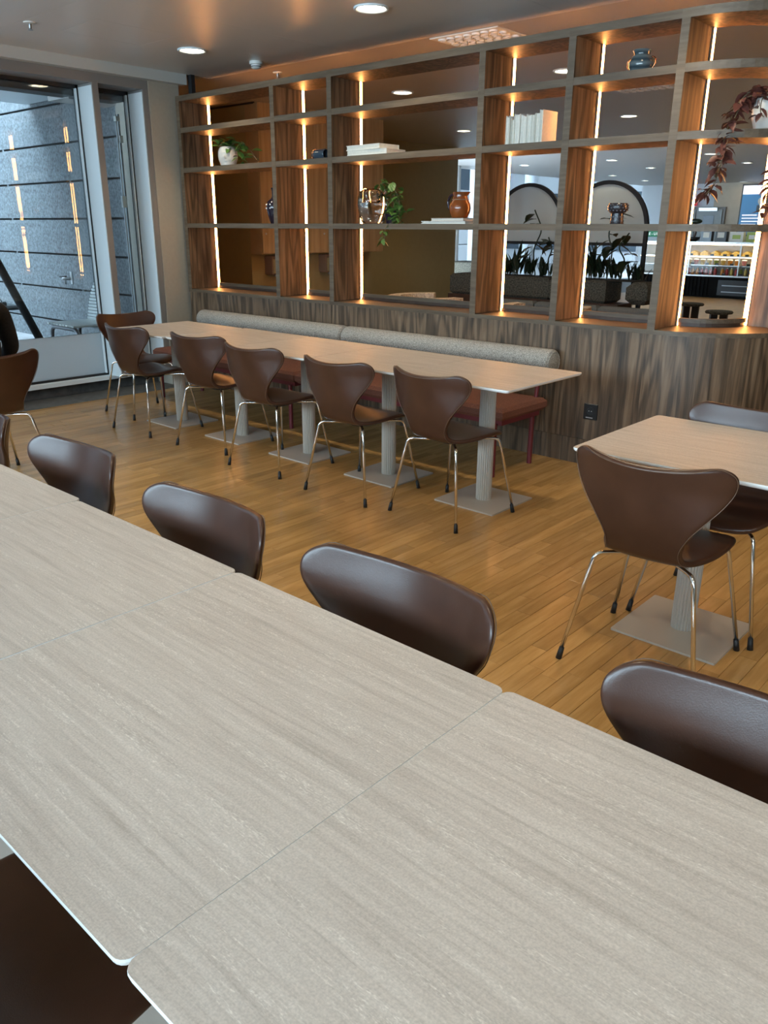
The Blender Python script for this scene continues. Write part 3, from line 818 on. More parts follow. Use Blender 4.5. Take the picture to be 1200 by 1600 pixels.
# ------------------------------------------------------------------ plants
def leaf_mesh(name, l, wd, fold=.25, droop=.25, tip=1.0):
    v = []; f = []
    for i, (t, q) in enumerate(((0, .06), (.22, .75), (.5, 1.), (.78, .62), (1., .02))):
        z = -droop * l * t * t
        v += [(-q * wd / 2, t * l, z + fold * q * wd / 2), (0, t * l, z), (q * wd / 2, t * l, z + fold * q * wd / 2)]
    for i in range(4):
        a = i * 3; f += [(a, a + 1, a + 4, a + 3), (a + 1, a + 2, a + 5, a + 4)]
    return MB().add(v, f).mesh(name)
def put_leaves(parent, mesh, mat, spots, s0=.8, s1=1.2, stem=None):
    for p, rz, rx in spots:
        o = link('leaf', mesh, mat, parent, True, loc=p, rot=(rx, random.uniform(-.5, .5), rz))
        k = random.uniform(s0, s1); o.scale = (k, k, k)
def along(path, n, jit, upd=(-.9, .5)):
    P = bez(path, 8); out = []
    for i in range(n):
        p = P[int((i + .5) / n * (len(P) - 1))]
        out.append((Vector(p) + Vector([random.uniform(-jit, jit) for _ in range(3)]), random.uniform(0, 6.28), random.uniform(*upd)))
    return out
def face_form(h, r, neck=.7, nose=1.):
    """a head-like vessel: lathe profile pushed out into brow, nose, lips and chin on its -Y side"""
    prof = [(r * .55, 0), (r * .72, h * .04), (r * .80, h * .15), (r * .95, h * .35), (r, h * .55), (r * .98, h * .75), (r * .85, h * .92), (r * neck, h), (r * neck * .85, h * .985), (r * neck * .8, h * .6)]
    pr = []
    for (a, b), (c, d) in zip(prof, prof[1:]):
        for k in range(3): t = k / 3; pr.append((a + (c - a) * t, b + (d - b) * t))
    pr.append(prof[-1])
    def sq(p):
        x, y, z = p; q = math.hypot(x, y) or 1e-6; c = max(0., -y / q); t = z / h; ax = x / r
        push = 0
        g = lambda m, s: math.exp(-((t - m) / s) ** 2)
        push += .30 * nose * g(.46, .09) * math.exp(-(ax / .16) ** 2)
        push += .10 * g(.66, .05) * math.exp(-(ax / .6) ** 2)
        push += .14 * g(.27, .035) * math.exp(-(ax / .26) ** 2) + .12 * g(.10, .06) * math.exp(-(ax / .3) ** 2)
        push -= .10 * g(.58, .05) * (math.exp(-((ax - .38) / .16) ** 2) + math.exp(-((ax + .38) / .16) ** 2))
        return (x, y * (1.05) - push * r * (c > 0) * c, z)
    return MB().lathe(pr, 28, None, sq)
S15, S20, S23 = SH[0][1], SH[1][1], SH[2][1]

# first bay: white face pot with a green plant
t = thing('face_pot', 'white face shaped pot with green trailing plant in first bay', 'plant pot', (-6.30, 4.88, S20), R(35))
obj('pot', face_form(.165, .088), 'white_ceramic', t, True)
obj('soil', MB().lathe([(.06, .135), (.06, .14)], 16), 'soil', t)
lf = leaf_mesh('leaf', .085, .042)
sp = [(Vector((random.uniform(-.07, .07), random.uniform(-.06, .06), .15 + random.uniform(0, .05))), random.uniform(0, 6.28), random.uniform(-.1, .9)) for _ in range(34)]
trail = [(.02, 0, .17), (.12, -.06, .20), (.22, -.10, .15), (.30, -.14, .05)]
sp += along(trail, 22, .03) + along([(0, 0, .16), (.10, -.10, .16), (.17, -.16, .08), (.20, -.18, .02)], 14, .025)
put_leaves(t, lf, 'leaf_green', sp)
obj('stem', MB().tube(bez(trail, 5), .003, 5), 'stem_brown', t)
# dark bottle vase
t = thing('bottle_vase', 'dark glazed bottle vase with white dots behind second upright', 'vase', (-5.675, 4.87, S15))
obj('body', MB().lathe([(.036, 0), (.040, .005), (.055, .05), (.073, .115), (.074, .150), (.060, .180), (.028, .205), (.018, .222), (.020, .262), (.028, .290), (.024, .292), (.014, .26)], 28), 'dark_glaze', t, True)
for k in range(10):
    a = k * 2 * math.pi / 10
    for z, r_ in ((.125, .0735), (.155, .0715)): obj('dot', MB().ball((r_ * math.cos(a), r_ * math.sin(a), z), .0065, 8, 5), 'white_glaze_dot', t)
# blue cylinder lying
t = thing('ceramic_cylinder', 'small blue grey ceramic cylinder lying on shelf in narrow second bay', 'ornament', (-5.075, 4.86, S20))
M = Matrix.Translation((0, 0, .041)) @ Matrix.Rotation(R(90), 4, 'Y')
obj('body', MB().lathe([(.012, -.08), (.030, -.076), (.039, -.062), (.041, -.04), (.041, .06), (.037, .068), (.033, .066), (.033, .02)], 26, M), 'blue_glaze', t, True)
obj('end_ring', MB().lathe([(.042, -.052), (.0425, -.048), (.042, -.044)], 26, M), 'copper', t, True)
# lying books
def flat_book(label, loc, sx, sy, sz, cov, rz, group):
    t = thing('book', label, 'book', loc, rz, group)
    c = MB().bb((-sx / 2, -sy / 2, 0), (sx / 2, sy / 2, .003)).bb((-sx / 2, -sy / 2, sz - .003), (sx / 2, sy / 2, sz)).bb((-sx / 2, sy / 2 - .003, 0), (sx / 2, sy / 2, sz))
    obj('cover', c, cov, t)
    pg = MB()
    k = 6
    for i in range(k): pg.bb((-sx / 2 + .004 + .001 * (i % 2), -sy / 2 + .003 + .0015 * (i % 3), .003 + (sz - .006) * i / k), (sx / 2 - .004 - .001 * (i % 2), sy / 2 - .004, .003 + (sz - .006) * (i + 1) / k - .0004))
    obj('pages', pg, 'paper_cream', t)
    return t
flat_book('lower cream book lying at left of the wide third bay', (-4.47, 4.86, S20), .40, .22, .040, 'paper_cream', R(2), 'cream books lying in the third bay')
flat_book('upper cream book lying on another at left of third bay', (-4.50, 4.855, S20 + .0405), .36, .21, .034, 'paper_cream', R(-3), 'cream books lying in the third bay')
# glass head vase
t = thing('glass_head_vase', 'clear glass vase shaped like a head, before light strip', 'vase', (-4.50, 4.86, S15), R(20))
obj('glass_body', face_form(.255, .118, .55), 'clear_glass', t, 'all')
obj('gold_base', MB().lathe([(.062, .001), (.068, .008), (.03, .012)], 24), 'copper', t, True)
# trailing vine with pot
t = thing('trailing_plant', 'green vine arching out and hanging over the shelf beside glass head', 'plant', (-4.36, 4.93, S15))
obj('pot', MB().lathe([(.045, 0), (.058, .09), (.062, .10), (.054, .10), (.05, .08)], 20), 'dark_glaze', t, True)
lf = leaf_mesh('leaf', .062, .036)
v1 = [(0, 0, .09), (-.06, -.06, .22), (.02, -.12, .29), (.13, -.13, .25), (.20, -.14, .12), (.19, -.16, .03), (.14, -.225, -.02), (.13, -.23, -.12)]
v2_ = [(0, 0, .09), (.06, -.06, .20), (.13, -.1, .18), (.17, -.12, .06)]
for v in (v1, v2_): obj('stem', MB().tube(bez(v, 5), .003, 5), 'stem_brown', t)
put_leaves(t, lf, 'leaf_green', along(v1[:5], 46, .03) + along(v2_, 22, .04) + along([(.20, -.13, .14), (.17, -.14, .06), (.17, -.15, .03)], 40, .055, (-.6, .8)) + along([(.14, -.235, -.03), (.13, -.24, -.14)], 9, .015))
# books under jug, jug
flat_book('white book at the bottom under the amber jug', (-3.715, 4.865, S15), .39, .25, .017, 'white_edge', R(1), 'books under the amber jug')
flat_book('brown book lying between white book and amber jug', (-3.69, 4.87, S15 + .0175), .30, .22, .022, 'book_brown', R(-2), 'books under the amber jug')
t = thing('jug', 'glossy amber brown jug standing on two books in third bay', 'jug', (-3.655, 4.86, S15 + .0397))
obj('body', MB().lathe([(.046, 0), (.056, .004), (.072, .035), (.078, .065), (.072, .095), (.056, .122), (.050, .145), (.056, .172), (.052, .172), (.045, .145), (.04, .09)], 30, None,
    lambda p: (p[0] + (.022 * max(0, p[0] / .05) ** 2 if p[2] > .15 and p[0] > 0 and abs(p[1]) < .03 else 0), p[1], p[2])), 'amber_glaze', t, True)
obj('handle', MB().tube(bez([(-.052, 0, .155), (-.085, 0, .150), (-.108, 0, .11), (-.095, 0, .065), (-.072, 0, .05)], 6), .009, 8), 'dark_glaze', t, 'all')
obj('rim_line', MB().lathe([(.0595, .119), (.0605, .122), (.0585, .125)], 30), 'book_brown', t, True)
# white books in fourth bay
x = -3.265
for i, (wd, h, dy) in enumerate(((.030, .180, 0), (.036, .170, .01), (.046, .185, -.005), (.044, .180, .0), (.034, .174, .005), (.026, .172, 0), (.036, .180, .0), (.024, .196, -.004))):
    t = thing('book', ['first white book, leftmost of the wavy row in fourth bay', 'second white book from left in the wavy fourth bay row', 'third white book from left, bulging pages, fourth bay', 'fourth white book from left in the fourth bay row',
                       'fifth white book from left in the fourth bay row', 'thin sixth white book from left, fourth bay row', 'seventh white book from left in the fourth bay row', 'tallest white book at right end of fourth bay row'][i], 'book', (x + wd / 2, 4.90 + dy, S20), R(random.uniform(-2, 2)), 'white books standing in the fourth bay')
    pts = []
    n = 8
    wob = [.006 * math.sin(i * 1.3 + k * 1.1) for k in range(n + 1)]
    pts = [(-wd / 2 + .003 + wd * .9 * k / n, -.085 + wob[k]) for k in range(n + 1)] + [(wd / 2 - .003, .075), (-wd / 2 + .003, .075)]
    mb = MB().prism(pts, .003, h - .003)
    mb.v = [(a, b, c - (.014 * (math.sin(i * 2.1 + a * 60) * .5 + .5) if c > .05 and i < 4 else 0)) for a, b, c in mb.v]
    obj('pages', mb, 'paper_cream', t)
    obj('cover', MB().bb((-wd / 2 + .0004, -.09, 0), (-wd / 2 + .003, .08, h)).bb((wd / 2 - .003, -.09, 0), (wd / 2 - .0004, .08, h)).bb((-wd / 2 + .0004, .077, 0), (wd / 2 - .0004, .08, h)), 'paper_cream', t)
    x += wd + .0005
# striped vase, goblet
t = thing('striped_vase', 'small round vase with blue grey stripes on highest shelf, fifth bay', 'vase', (-2.395, 4.88, S23))
obj('body', MB().lathe([(.045, 0), (.052, .004), (.070, .035), (.072, .062), (.058, .090), (.046, .100), (.046, .112), (.054, .122), (.052, .126), (.042, .118), (.04, .08)], 30), 'striped_glaze', t, True)
for s in (-1, 1): obj('handle', MB().tube(bez([(s * .060, 0, .088), (s * .082, 0, .075), (s * .082, 0, .045), (s * .064, 0, .02)], 5), .005, 7), 'copper', t, 'all')
t = thing('goblet_vase', 'black relief patterned goblet vase on the shelf in fifth bay', 'vase', (-2.452, 4.88, S15))
obj('foot', MB().lathe([(.040, 0), (.042, .004), (.038, .03), (.037, .062)], 28), 'black_relief', t, True)
obj('cup', MB().lathe([(.037, .062), (.052, .070), (.062, .085), (.062, .108), (.054, .122), (.050, .122), (.056, .10), (.04, .08)], 28), 'black_relief', t, True)
st = MB()
for j in range(5):
    for k in range(16):
        a = (k + .5 * (j % 2)) * 2 * math.pi / 16; z = (.018, .042, .078, .094, .110)[j]; r_ = (.039, .0375, .058, .0625, .060)[j]
        st.box((r_ * math.cos(a), r_ * math.sin(a), z), (.006, .006, .006))
so = obj('studs', st, 'pewter', t); so['kind'] = 'stuff'
# red trailing plants in the curved end bay
def red_plant(label, loc, pot_r, pot_h, trails, n, potmat):
    t = thing('trailing_plant', label, 'plant', loc)
    rib = MB().lathe([(pot_r * .70, 0), (pot_r * .78, pot_h * .03), (pot_r * .97, pot_h * .40), (pot_r, pot_h * .62), (pot_r * .88, pot_h * .9), (pot_r * .80, pot_h), (pot_r * .74, pot_h), (pot_r * .74, pot_h * .8)], 36, None,
                     lambda p: (p[0] * (1 + .02 * math.cos(9 * math.atan2(p[1], p[0]) + p[2] * 30)), p[1] * (1 + .02 * math.cos(9 * math.atan2(p[1], p[0]) + p[2] * 30)), p[2]))
    obj('pot', rib, potmat, t, 'all')
    obj('soil', MB().lathe([(pot_r * .74, pot_h * .86), (pot_r * .74, pot_h * .88)], 18), 'soil', t)
    lf = leaf_mesh('leaf', .074, .040, .3, .3)
    for tr in trails: obj('stem', MB().tube(bez(tr, 6), .0028, 5), 'stem_brown', t)
    sp = [(Vector((random.uniform(-.7, .7) * pot_r, random.uniform(-.7, .7) * pot_r, pot_h + random.uniform(-.01, .05))), random.uniform(0, 6.28), random.uniform(-.2, 1.)) for _ in range(30)]
    for tr, k in zip(trails, n): sp += along(tr, k, .014)
    put_leaves(t, lf, 'leaf_red', sp)
    return t
red_plant('red leaved plant trailing from white ribbed pot in curved end bay', (-1.635, 4.93, S20), .105, .155,
    [[(-.03, -.02, .15), (-.10, -.06, .19), (-.16, -.09, .12), (-.178, -.14, .0), (-.185, -.16, -.12), (-.20, -.16, -.24)],
     [(-.03, -.02, .15), (-.11, -.08, .16), (-.155, -.12, .05), (-.165, -.16, -.10), (-.195, -.165, -.26), (-.24, -.165, -.33)],
     [(0, -.05, .15), (-.02, -.12, .14), (-.02, -.125, .08), (.0, -.125, .05)]], (62, 60, 8), 'white_ceramic')
red_plant('second red leaved plant in pale pot below, at right frame edge', (-1.505, 5.10, S15), .075, .14,
    [[(-.02, 0, .14), (-.06, -.05, .25), (-.085, -.08, .28), (-.10, -.1, .18), (-.11, -.11, .04)], [(-.02, 0, .14), (-.03, -.08, .24), (-.06, -.11, .18), (-.07, -.12, .07)]], (46, 30), 'blue_glaze')

# ------------------------------------------------------------------ seen through the bays: coffee wall, lounge, atrium
t = thing('wall_cabinet', 'oak faced high cabinets on the ochre wall behind narrow bays', 'cabinet', (-7.83, 7.375, 0))
obj('carcass', MB().bb((0, -1.045, 1.19), (.20, 1.045, CEIL - .002)), 'cabinet_oak', t)
for i in range(4):
    d = obj('door', MB().box((.211, -1.045 + (i + .5) * .5225, 2.0), (.020, .5185, 1.60), ch=.002), 'cabinet_oak', t)
    obj('knob', MB().ball((.226, -1.045 + (i + (.9 if i % 2 else .1)) * .5225, 1.42), .012, 10, 6), 'metal_satin', d)
for i, (y, l) in enumerate(((6.62, 'first soap dispenser under the oak cabinet, with small light'), (7.52, 'second box dispenser under the oak cabinet, seen in narrow bay'), (8.02, 'third box dispenser under the oak cabinet, seen in third bay'))):
    t = thing('dispenser', l, 'dispenser', (-7.83, y, .95), 0, 'dispensers under the oak cabinets')
    obj('body', MB().box((.07, 0, .11), (.14, .18, .22), ch=.008), 'book_brown', t)
    obj('front_panel', MB().box((.142, 0, .10), (.006, .15, .16), ch=.002), 'ochre_wall', t)
    obj('spout', MB().bb((.10, -.03, -.02), (.135, .03, .0)), 'steel', t)
t = thing('light_switch', 'faint double light switch on the ochre wall, first bay', 'switch', (-9.1, 7.02, 1.81))
obj('plate', MB().box((.005, 0, 0), (.010, .18, .09), ch=.002), 'ochre_wall', t)
for s in (-1, 1): obj('rocker', MB().box((.012, s * .045, 0), (.006, .07, .07), ch=.001), 'ochre_wall', t)

def barrel_chair(label, loc, rz, mat, top):
    t = thing('armchair', label, 'armchair', loc, rz, 'curly lounge chairs behind the shelf wall')
    o = arc(0, 0, .40, -30, 210, 22); n_ = arc(0, 0, .28, 210, -30, 22)
    obj('backrest', MB().prism(o + n_, .18, top), mat, t)
    obj('seat', MB().lathe([(.26, .16), (.30, .19), (.30, .40), (.26, .44)], 28), mat, t, True)
    for k in range(4): obj('leg', MB().tube([(.24 * math.cos(k * 1.571 + .78), .24 * math.sin(k * 1.571 + .78), 0), (.22 * math.cos(k * 1.571 + .78), .22 * math.sin(k * 1.571 + .78), .18)], .016, 8), 'dark_wood', t)
    return t
barrel_chair('curly cream lounge chair just visible at bottom of third bay', (-4.95, 6.15, 0), R(150), 'cream_boucle', .885)
barrel_chair('curly lounge chair with slanting back at bottom of fourth bay', (-3.78, 6.32, 0), R(190), 'cream_boucle', .855)
t = thing('low_table', 'dark round low table at the bottom right of third bay', 'table', (-5.28, 7.1, 0))
obj('tabletop', MB().lathe([(.44, .63), (.45, .64), (.45, .66), (.44, .665)], 32), 'black_plastic', t, True)
obj('column', MB().lathe([(.05, .02), (.05, .63)], 16), 'black_metal', t, True)
obj('base_plate', MB().lathe([(.25, 0), (.25, .015)], 28), 'black_metal', t)
# sofa modules in front of the planter
for i, (x, l) in enumerate(((-5.75, 'left grey lounge sofa module seen in fourth bay'), (-4.90, 'middle grey lounge sofa module in front of planter'), (-4.06, 'right grey lounge sofa module seen in fifth bay'))):
    t = thing('sofa', l, 'sofa', (x, 8.35, 0), 0, 'grey sofa modules before the planter')
    obj('seat', MB().box((0, -.05, .40), (.83, .80, .24), ch=.03), 'grey_fabric', t)
    obj('backrest', MB().box((0, .36, .46), (.83, .14, .40), ch=.03), 'grey_fabric', t)
    obj('plinth', MB().bb((-.40, -.40, 0), (.40, .40, .28)), 'black_plastic', t)
# planter with dark plants, arched screens
t = thing('planter', 'long speckled felt planter on wooden plinth with dark plants', 'planter', (-5.2, 9.05, 0))
for k in range(3): obj('planter_box', MB().box((-1.2 + .76 * k + .0, 0, .80), (.755, .40, .26), ch=.03), 'speckled_felt', t)
obj('planter_end', MB().box((1.07, 0, .80), (.26, .36, .25), ch=.06), 'speckled_felt', t)
for k in range(4): obj('plinth_board', MB().box((-1.3 + k * .62, -.02, .335), (.615, .36, .67), ch=.002), 'dark_wood', t)
obj('soil', MB().bb((-1.5, -.15, .925), (1.0, .15, .935)), 'soil', t)
lf_s = leaf_mesh('leaf', .42, .07, .35, .10); lf_b = leaf_mesh('leaf', .20, .11, .25, .35)
def dark_plant(label, x, y, h, n, kind):
    t = thing('leafy_plant', label, 'plant', (x, y, .935), random.uniform(0, 6), 'dark leafy plants in the long planter')
    if kind == 0:
        for k in range(n):
            o = link('leaf', lf_s, 'leaf_dark', t, True, loc=(random.uniform(-.06, .06), random.uniform(-.06, .06), 0), rot=(random.uniform(1.05, 1.5), 0, random.uniform(0, 6.28)))
            q = random.uniform(.6, 1.) * h / .42; o.scale = (min(q, 1.1), q, q)
    else:
        P = [(0, 0, 0), (.03, .02, h * .4), (-.04, 0, h * .7), (.05, .03, h)]
        obj('stem', MB().tube(bez(P, 6), .009, 6), 'leaf_dark', t)
        for p, rz, rx in along(P, n, .03, (-.5, .7)):
            if p.z < h * .2: continue
            link('leaf', lf_b, 'leaf_dark', t, True, loc=p, rot=(rx, 0, rz))
for i, (x, h, n, k) in enumerate(((-6.15, .26, 12, 0), (-5.95, .30, 14, 0), (-5.85, .44, 12, 0), (-5.72, .30, 12, 0), (-5.62, .78, 12, 1), (-5.50, .30, 12, 0), (-5.42, .46, 8, 1), (-5.28, .28, 12, 0), (-5.1, .35, 12, 0), (-4.95, .32, 14, 0), (-4.82, .48, 13, 0),
                                  (-4.70, .30, 12, 0), (-4.60, .74, 12, 1), (-4.52, .30, 13, 0), (-4.42, .52, 9, 1), (-4.32, .26, 12, 0), (-4.22, .22, 14, 0))):
    nm = ['leftmost', 'second', 'tall spiky third', 'fourth', 'tall broad leaved fifth', 'sixth', 'seventh', 'eighth', 'ninth', 'tenth', 'tall spiky eleventh', 'twelfth', 'tall broad leaved thirteenth', 'fourteenth', 'leaning broad leaved fifteenth', 'sixteenth', 'low grassy rightmost'][i]
    dark_plant(nm + ' dark plant from the left in the long planter', x, 9.05 + random.uniform(-.08, .08), h, n, k)
def arch(label, x0, x1):
    t = thing('arched_screen', label, 'screen', ((x0 + x1) / 2, 9.42, 0), 0, 'black arched screens behind the planter')
    r = (x1 - x0) / 2; zc = 2.045 - r
    o = [(-r, .03)] + [(r * math.cos(R(180 - k * 7.5)), zc + r * math.sin(R(180 - k * 7.5))) for k in range(25)] + [(r, .03)]
    i_ = [(p[0] * (r - .045) / r, zc + (p[1] - zc) * (r - .045) / r if p[1] > zc else p[1]) for p in o]
    mb = MB(); n = len(o)
    for y in (-.02, .02): mb.v += [(a, y, b) for a, b in o] + [(a, y, b) for a, b in i_]
    for k in range(n - 1):
        A, B, C, D = k, k + 1, n + k + 1, n + k
        mb.f += [(A, B, C, D), (2 * n + D, 2 * n + C, 2 * n + B, 2 * n + A), (A, 2 * n + A, 2 * n + B, B), (D, C, 2 * n + C, 2 * n + D)]
    obj('frame', mb, 'black_metal', t)
    obj('cross_bar', MB().bb((-r + .04, -.02, 1.305), (r - .04, .02, 1.34)), 'black_metal', t)
    pts = [(a * .995, b) for a, b in i_ if b > 1.34]; pts = [(-(r - .045), 1.34)] + pts + [(r - .045, 1.34)]
    pn = MB(); m = len(pts)
    for y in (-.006, .006): pn.v += [(a, y, b) for a, b in pts]
    pn.f = [tuple(range(m)), tuple(range(2 * m - 1, m - 1, -1))] + [(k, m + k, m + (k + 1) % m, (k + 1) % m) for k in range(m)]
    obj('screen_pane', pn, 'arch_glass', t)
    obj('foot', MB().bb((-r, -.12, 0), (-r + .05, .12, .03)).bb((r - .05, -.12, 0), (r, .12, .03)), 'black_metal', t)
arch('left black arched screen with pale pane, seen in fourth bay', -6.50, -5.455)
arch('right black arched screen with pale pane, seen in fifth bay', -5.425, -4.325)
# stools
def stool(label, x, y, h, rz):
    t = thing('stool', label, 'stool', (x, y, 0), rz, 'dark mushroom stools seen in the end bay')
    obj('seat', MB().lathe([(.12, h - .05), (.175, h - .04), (.185, h - .02), (.17, h - .004), (.12, h)], 28), 'speckled_felt', t, True)
    for s in (-1, 1): obj('leg_block', MB().prism([(s * .012, -.10), (s * .10, -.06), (s * .12, 0), (s * .10, .06), (s * .012, .10)][::s], 0, h - .045), 'black_plastic', t)
stool('farther dark mushroom stool, left of the two', -4.87, 12.4, .45, R(20))
stool('nearer dark mushroom stool with speckled seat, right of the two', -4.10, 11.45, .45, R(20))
# food counter
t = thing('food_counter', 'black ribbed food counter with lit glass display shelves', 'counter', (-7.35, 19.75, 0))
obj('counter_body', MB().bb((-1.9, -.25, 0), (2.2, .5, .47)), 'counter_black', t)
for k in range(22): obj('slat', MB().bb((-1.88 + k * .088, -.275, .03), (-1.835 + k * .088, -.25, .45)), 'counter_black', t)
obj('niche', MB().bb((.25, -.262, .06), (1.9, -.25, .40)), 'black_plastic', t)
for z in (.13, .27): obj('niche_shelf', MB().bb((.35, -.28, z), (1.5, -.25, z + .02)), 'steel', t)
obj('counter_top', MB().bb((-1.9, -.28, .47), (2.2, .5, .50)), 'metal_satin', t)
for z, y in ((.70, -.10), (.90, .0)): obj('display_shelf', MB().bb((-1.85, y, z), (2.15, .45, z + .018)), 'metal_satin', t)
obj('display_top', MB().bb((-1.9, -.10, 1.19), (2.2, .5, 1.235)), 'metal_satin', t)
obj('display_back', MB().bb((-1.9, .46, .5), (2.2, .5, 1.19)), 'pale_panel_wall', t)
for x in (-.55, .62, 1.75): obj('mullion', MB().bb((x - .015, -.16, .5), (x + .015, -.13, 1.19)), 'metal_satin', t)
obj('light_bar', MB().bb((-1.85, -.06, 1.165), (2.15, -.02, 1.188)), 'case_light', t)
obj('light_bar', MB().bb((-1.85, .02, .885), (2.15, .05, .898)), 'case_light', t)
obj('front_pane', MB().bb((-1.85, -.185, .50), (2.15, -.175, 1.19)), 'case_glass', t)
def food(name, label, cat, x, y, z, mat, kind, group):
    t = thing(name, label, cat, (-7.35 + x, 19.75 + y, z), 0, group)
    if kind == 'bottle':
        obj('bottle_body', MB().lathe([(.035, 0), (.038, .01), (.038, .10), (.018, .135), (.018, .15)], 14), mat, t, True); obj('cap', MB().lathe([(.02, .15), (.02, .168)], 12), 'white_edge', t)
    elif kind == 'cup':
        obj('cup_body', MB().lathe([(.035, 0), (.055, .10), (.058, .105)], 16), mat, t, True); obj('lid', MB().lathe([(.06, .105), (.05, .13), (.01, .135)], 16), 'white_edge', t)
    else:
        obj('bread', MB().prism([(-.10, 0), (.10, 0), (.09, .06), (0, .11), (-.09, .06)], -.09, .09, Matrix.Rotation(R(90), 4, 'X')), mat, t); obj('tray', MB().bb((-.12, -.11, -.006), (.12, .11, 0)), 'white_edge', t)
od = ['first', 'second', 'third', 'fourth', 'fifth', 'sixth', 'seventh', 'eighth', 'ninth', 'tenth', 'eleventh', 'twelfth', 'thirteenth', 'fourteenth']
bm_ = ['food_red', 'food_red', 'food_orange', 'food_orange', 'food_red', 'food_pink', 'food_pink', 'food_red', 'food_orange', 'food_red', 'food_yellow', 'food_red', 'food_green', 'food_yellow']
for i in range(14): food('bottle', '%s juice bottle from the left on the lowest display tier' % od[i], 'bottle', -.66 + i * .105 + (.06 if i > 7 else 0), -.06, .5, bm_[i], 'bottle', 'juice bottles in the food counter')
for i in range(9): food('fruit_cup', '%s fruit cup from the left on the middle display tier' % od[i], 'cup', -.62 + i * .16, .08, .718, ['food_yellow', 'food_pink', 'food_yellow', 'food_yellow', 'food_green', 'food_yellow', 'food_orange', 'food_orange', 'food_pink'][i], 'cup', 'fruit cups in the food counter')
for i in range(6): food('sandwich', '%s wrapped sandwich from the left on the top display tier' % od[i], 'sandwich', -.55 + i * .245, .20, .925, 'food_yellow', 'bread', 'sandwiches in the food counter')
for i, (x, y, z) in enumerate(((-.60, .07, .92), (-.10, .07, .92), (.20, .07, .92), (.36, .07, .92), (.52, .07, .92), (.70, .07, .92), (-.5, -.03, .718), (-.15, -.03, .718), (.08, -.03, .718), (.42, -.03, .718), (.80, -.03, .718), (-.25, -.13, .5), (.30, -.13, .5), (.68, -.13, .5))):
    tag(obj('price_tag', MB().bb((-.04, -.004, 0), (.04, .004, .045)), 'black_plastic', loc=(-7.35 + x, 19.75 + y, z)), '%s small black price tag, counting from top left of display' % od[i], 'price tag', 'black price tags in the food counter')
for i, (x, wd, h, m, l) in enumerate(((-.28, .24, .30, 'window_dark', 'dark framed box on counter top beside the bonsai'), (.06, .26, .30, 'black_plastic', 'black box in the middle of counter top'), (.42, .30, .22, 'paper_cream', 'cream gift box with label on counter top'),
                                   (.78, .28, .22, 'food_green', 'green and cream box on counter top'), (1.08, .28, .20, 'food_pink', 'pink box at right of the counter top'))):
    t = thing('display_box', l, 'box', (-7.35 + x, 19.85, 1.235), 0)
    obj('box', MB().box((0, 0, h / 2), (wd, .16, h), ch=.004), m, t); obj('label', MB().bb((-wd * .3, -.083, h * .3), (wd * .3, -.08, h * .7)), 'paper_cream' if m != 'paper_cream' else 'food_green', t)
t = thing('bonsai', 'small dark bonsai tree in black bowl on the counter', 'plant', (-7.93, 19.8, 1.235))
obj('bowl', MB().lathe([(.06, 0), (.13, .05), (.14, .10), (.12, .10), (.10, .06)], 20), 'black_plastic', t, True)
obj('trunk', MB().tube(bez([(0, 0, .08), (.03, 0, .2), (-.02, 0, .3), (.02, 0, .42)], 5), [.025] * 16, 7), 'dark_wood', t)
for x, z, r in ((-.13, .26, .09), (.13, .28, .10), (0, .45, .15)): obj('foliage', MB().ball((x, 0, z), (r, r * .8, r * .4), 12, 7), 'leaf_dark', t)
# far wall: doors, signs, screen
t = struct('door_1', MB().bb((-11.05, 25.44, 0), (-9.35, 25.52, 2.14)), 'frame_grey')
for k, x in enumerate((-10.98, -10.18)):
    d = obj('door_leaf', MB().box((x + .38, 25.42, 1.04), (.76, .05, 2.06), ch=.004), 'door_grey', t)
    obj('vision_panel', MB().bb((x + .22, 25.385, 1.1), (x + .54, 25.394, 1.9)), 'window_dark', d)
    obj('handle', MB().tube([(x + (.70 if k == 0 else .06), 25.36, .95), (x + (.70 if k == 0 else .06), 25.36, 1.15)], .014, 6), 'metal_satin', d)
obj('door_closer', MB().bb((-10.1, 25.33, 2.03), (-9.55, 25.40, 2.12)), 'metal_satin', t)
def flat_sign(name, label, loc, sx, sz, mat, text=None, size=.1, bars=0):
    t = thing(name, label, 'sign', loc)
    obj('sign_board', MB().bb((-sx / 2, -.015, -sz / 2), (sx / 2, 0, sz / 2)), mat, t)
    if text:
        c = bpy.data.curves.new('lettering', 'FONT'); c.body = text; c.size = size; c.align_x = 'CENTER'; c.align_y = 'CENTER'; c.extrude = .001
        tmp = bpy.data.objects.new('lettering', c); COL.objects.link(tmp); dg = bpy.context.evaluated_depsgraph_get(); dg.update()
        me = bpy.data.meshes.new_from_object(tmp.evaluated_get(dg)); bpy.data.objects.remove(tmp); me.materials.clear()
        link('lettering', me, 'sign_white', t, loc=(0, -.017, 0), rot=(R(90), 0, 0))
    for k in range(bars): obj('text_line', MB().bb((-sx * .38, -.018, sz * (.18 - .36 * k) - .012), (sx * .36, -.0155, sz * (.18 - .36 * k) + .012)), 'sign_white', t)
    return t
flat_sign('exit_sign', 'small green exit sign on white wall right of arch', (-11.55, 25.58, 1.37), .33, .165, 'sign_green', 'E - U1', .115)
flat_sign('wall_sign', 'upper red sign above the grey double doors', (-10.42, 25.50, 2.385), .36, .10, 'sign_red', None, 0, 1)
flat_sign('wall_sign', 'lower red sign above the grey double doors', (-10.42, 25.50, 2.235), .36, .10, 'sign_red', None, 0, 1)
t = thing('info_screen', 'large blue information screen with white text on far wall', 'screen', (-8.45, 25.50, 2.05))
obj('bezel', MB().bb((-.50, -.06, -.72), (.50, 0, .70)), 'black_plastic', t)
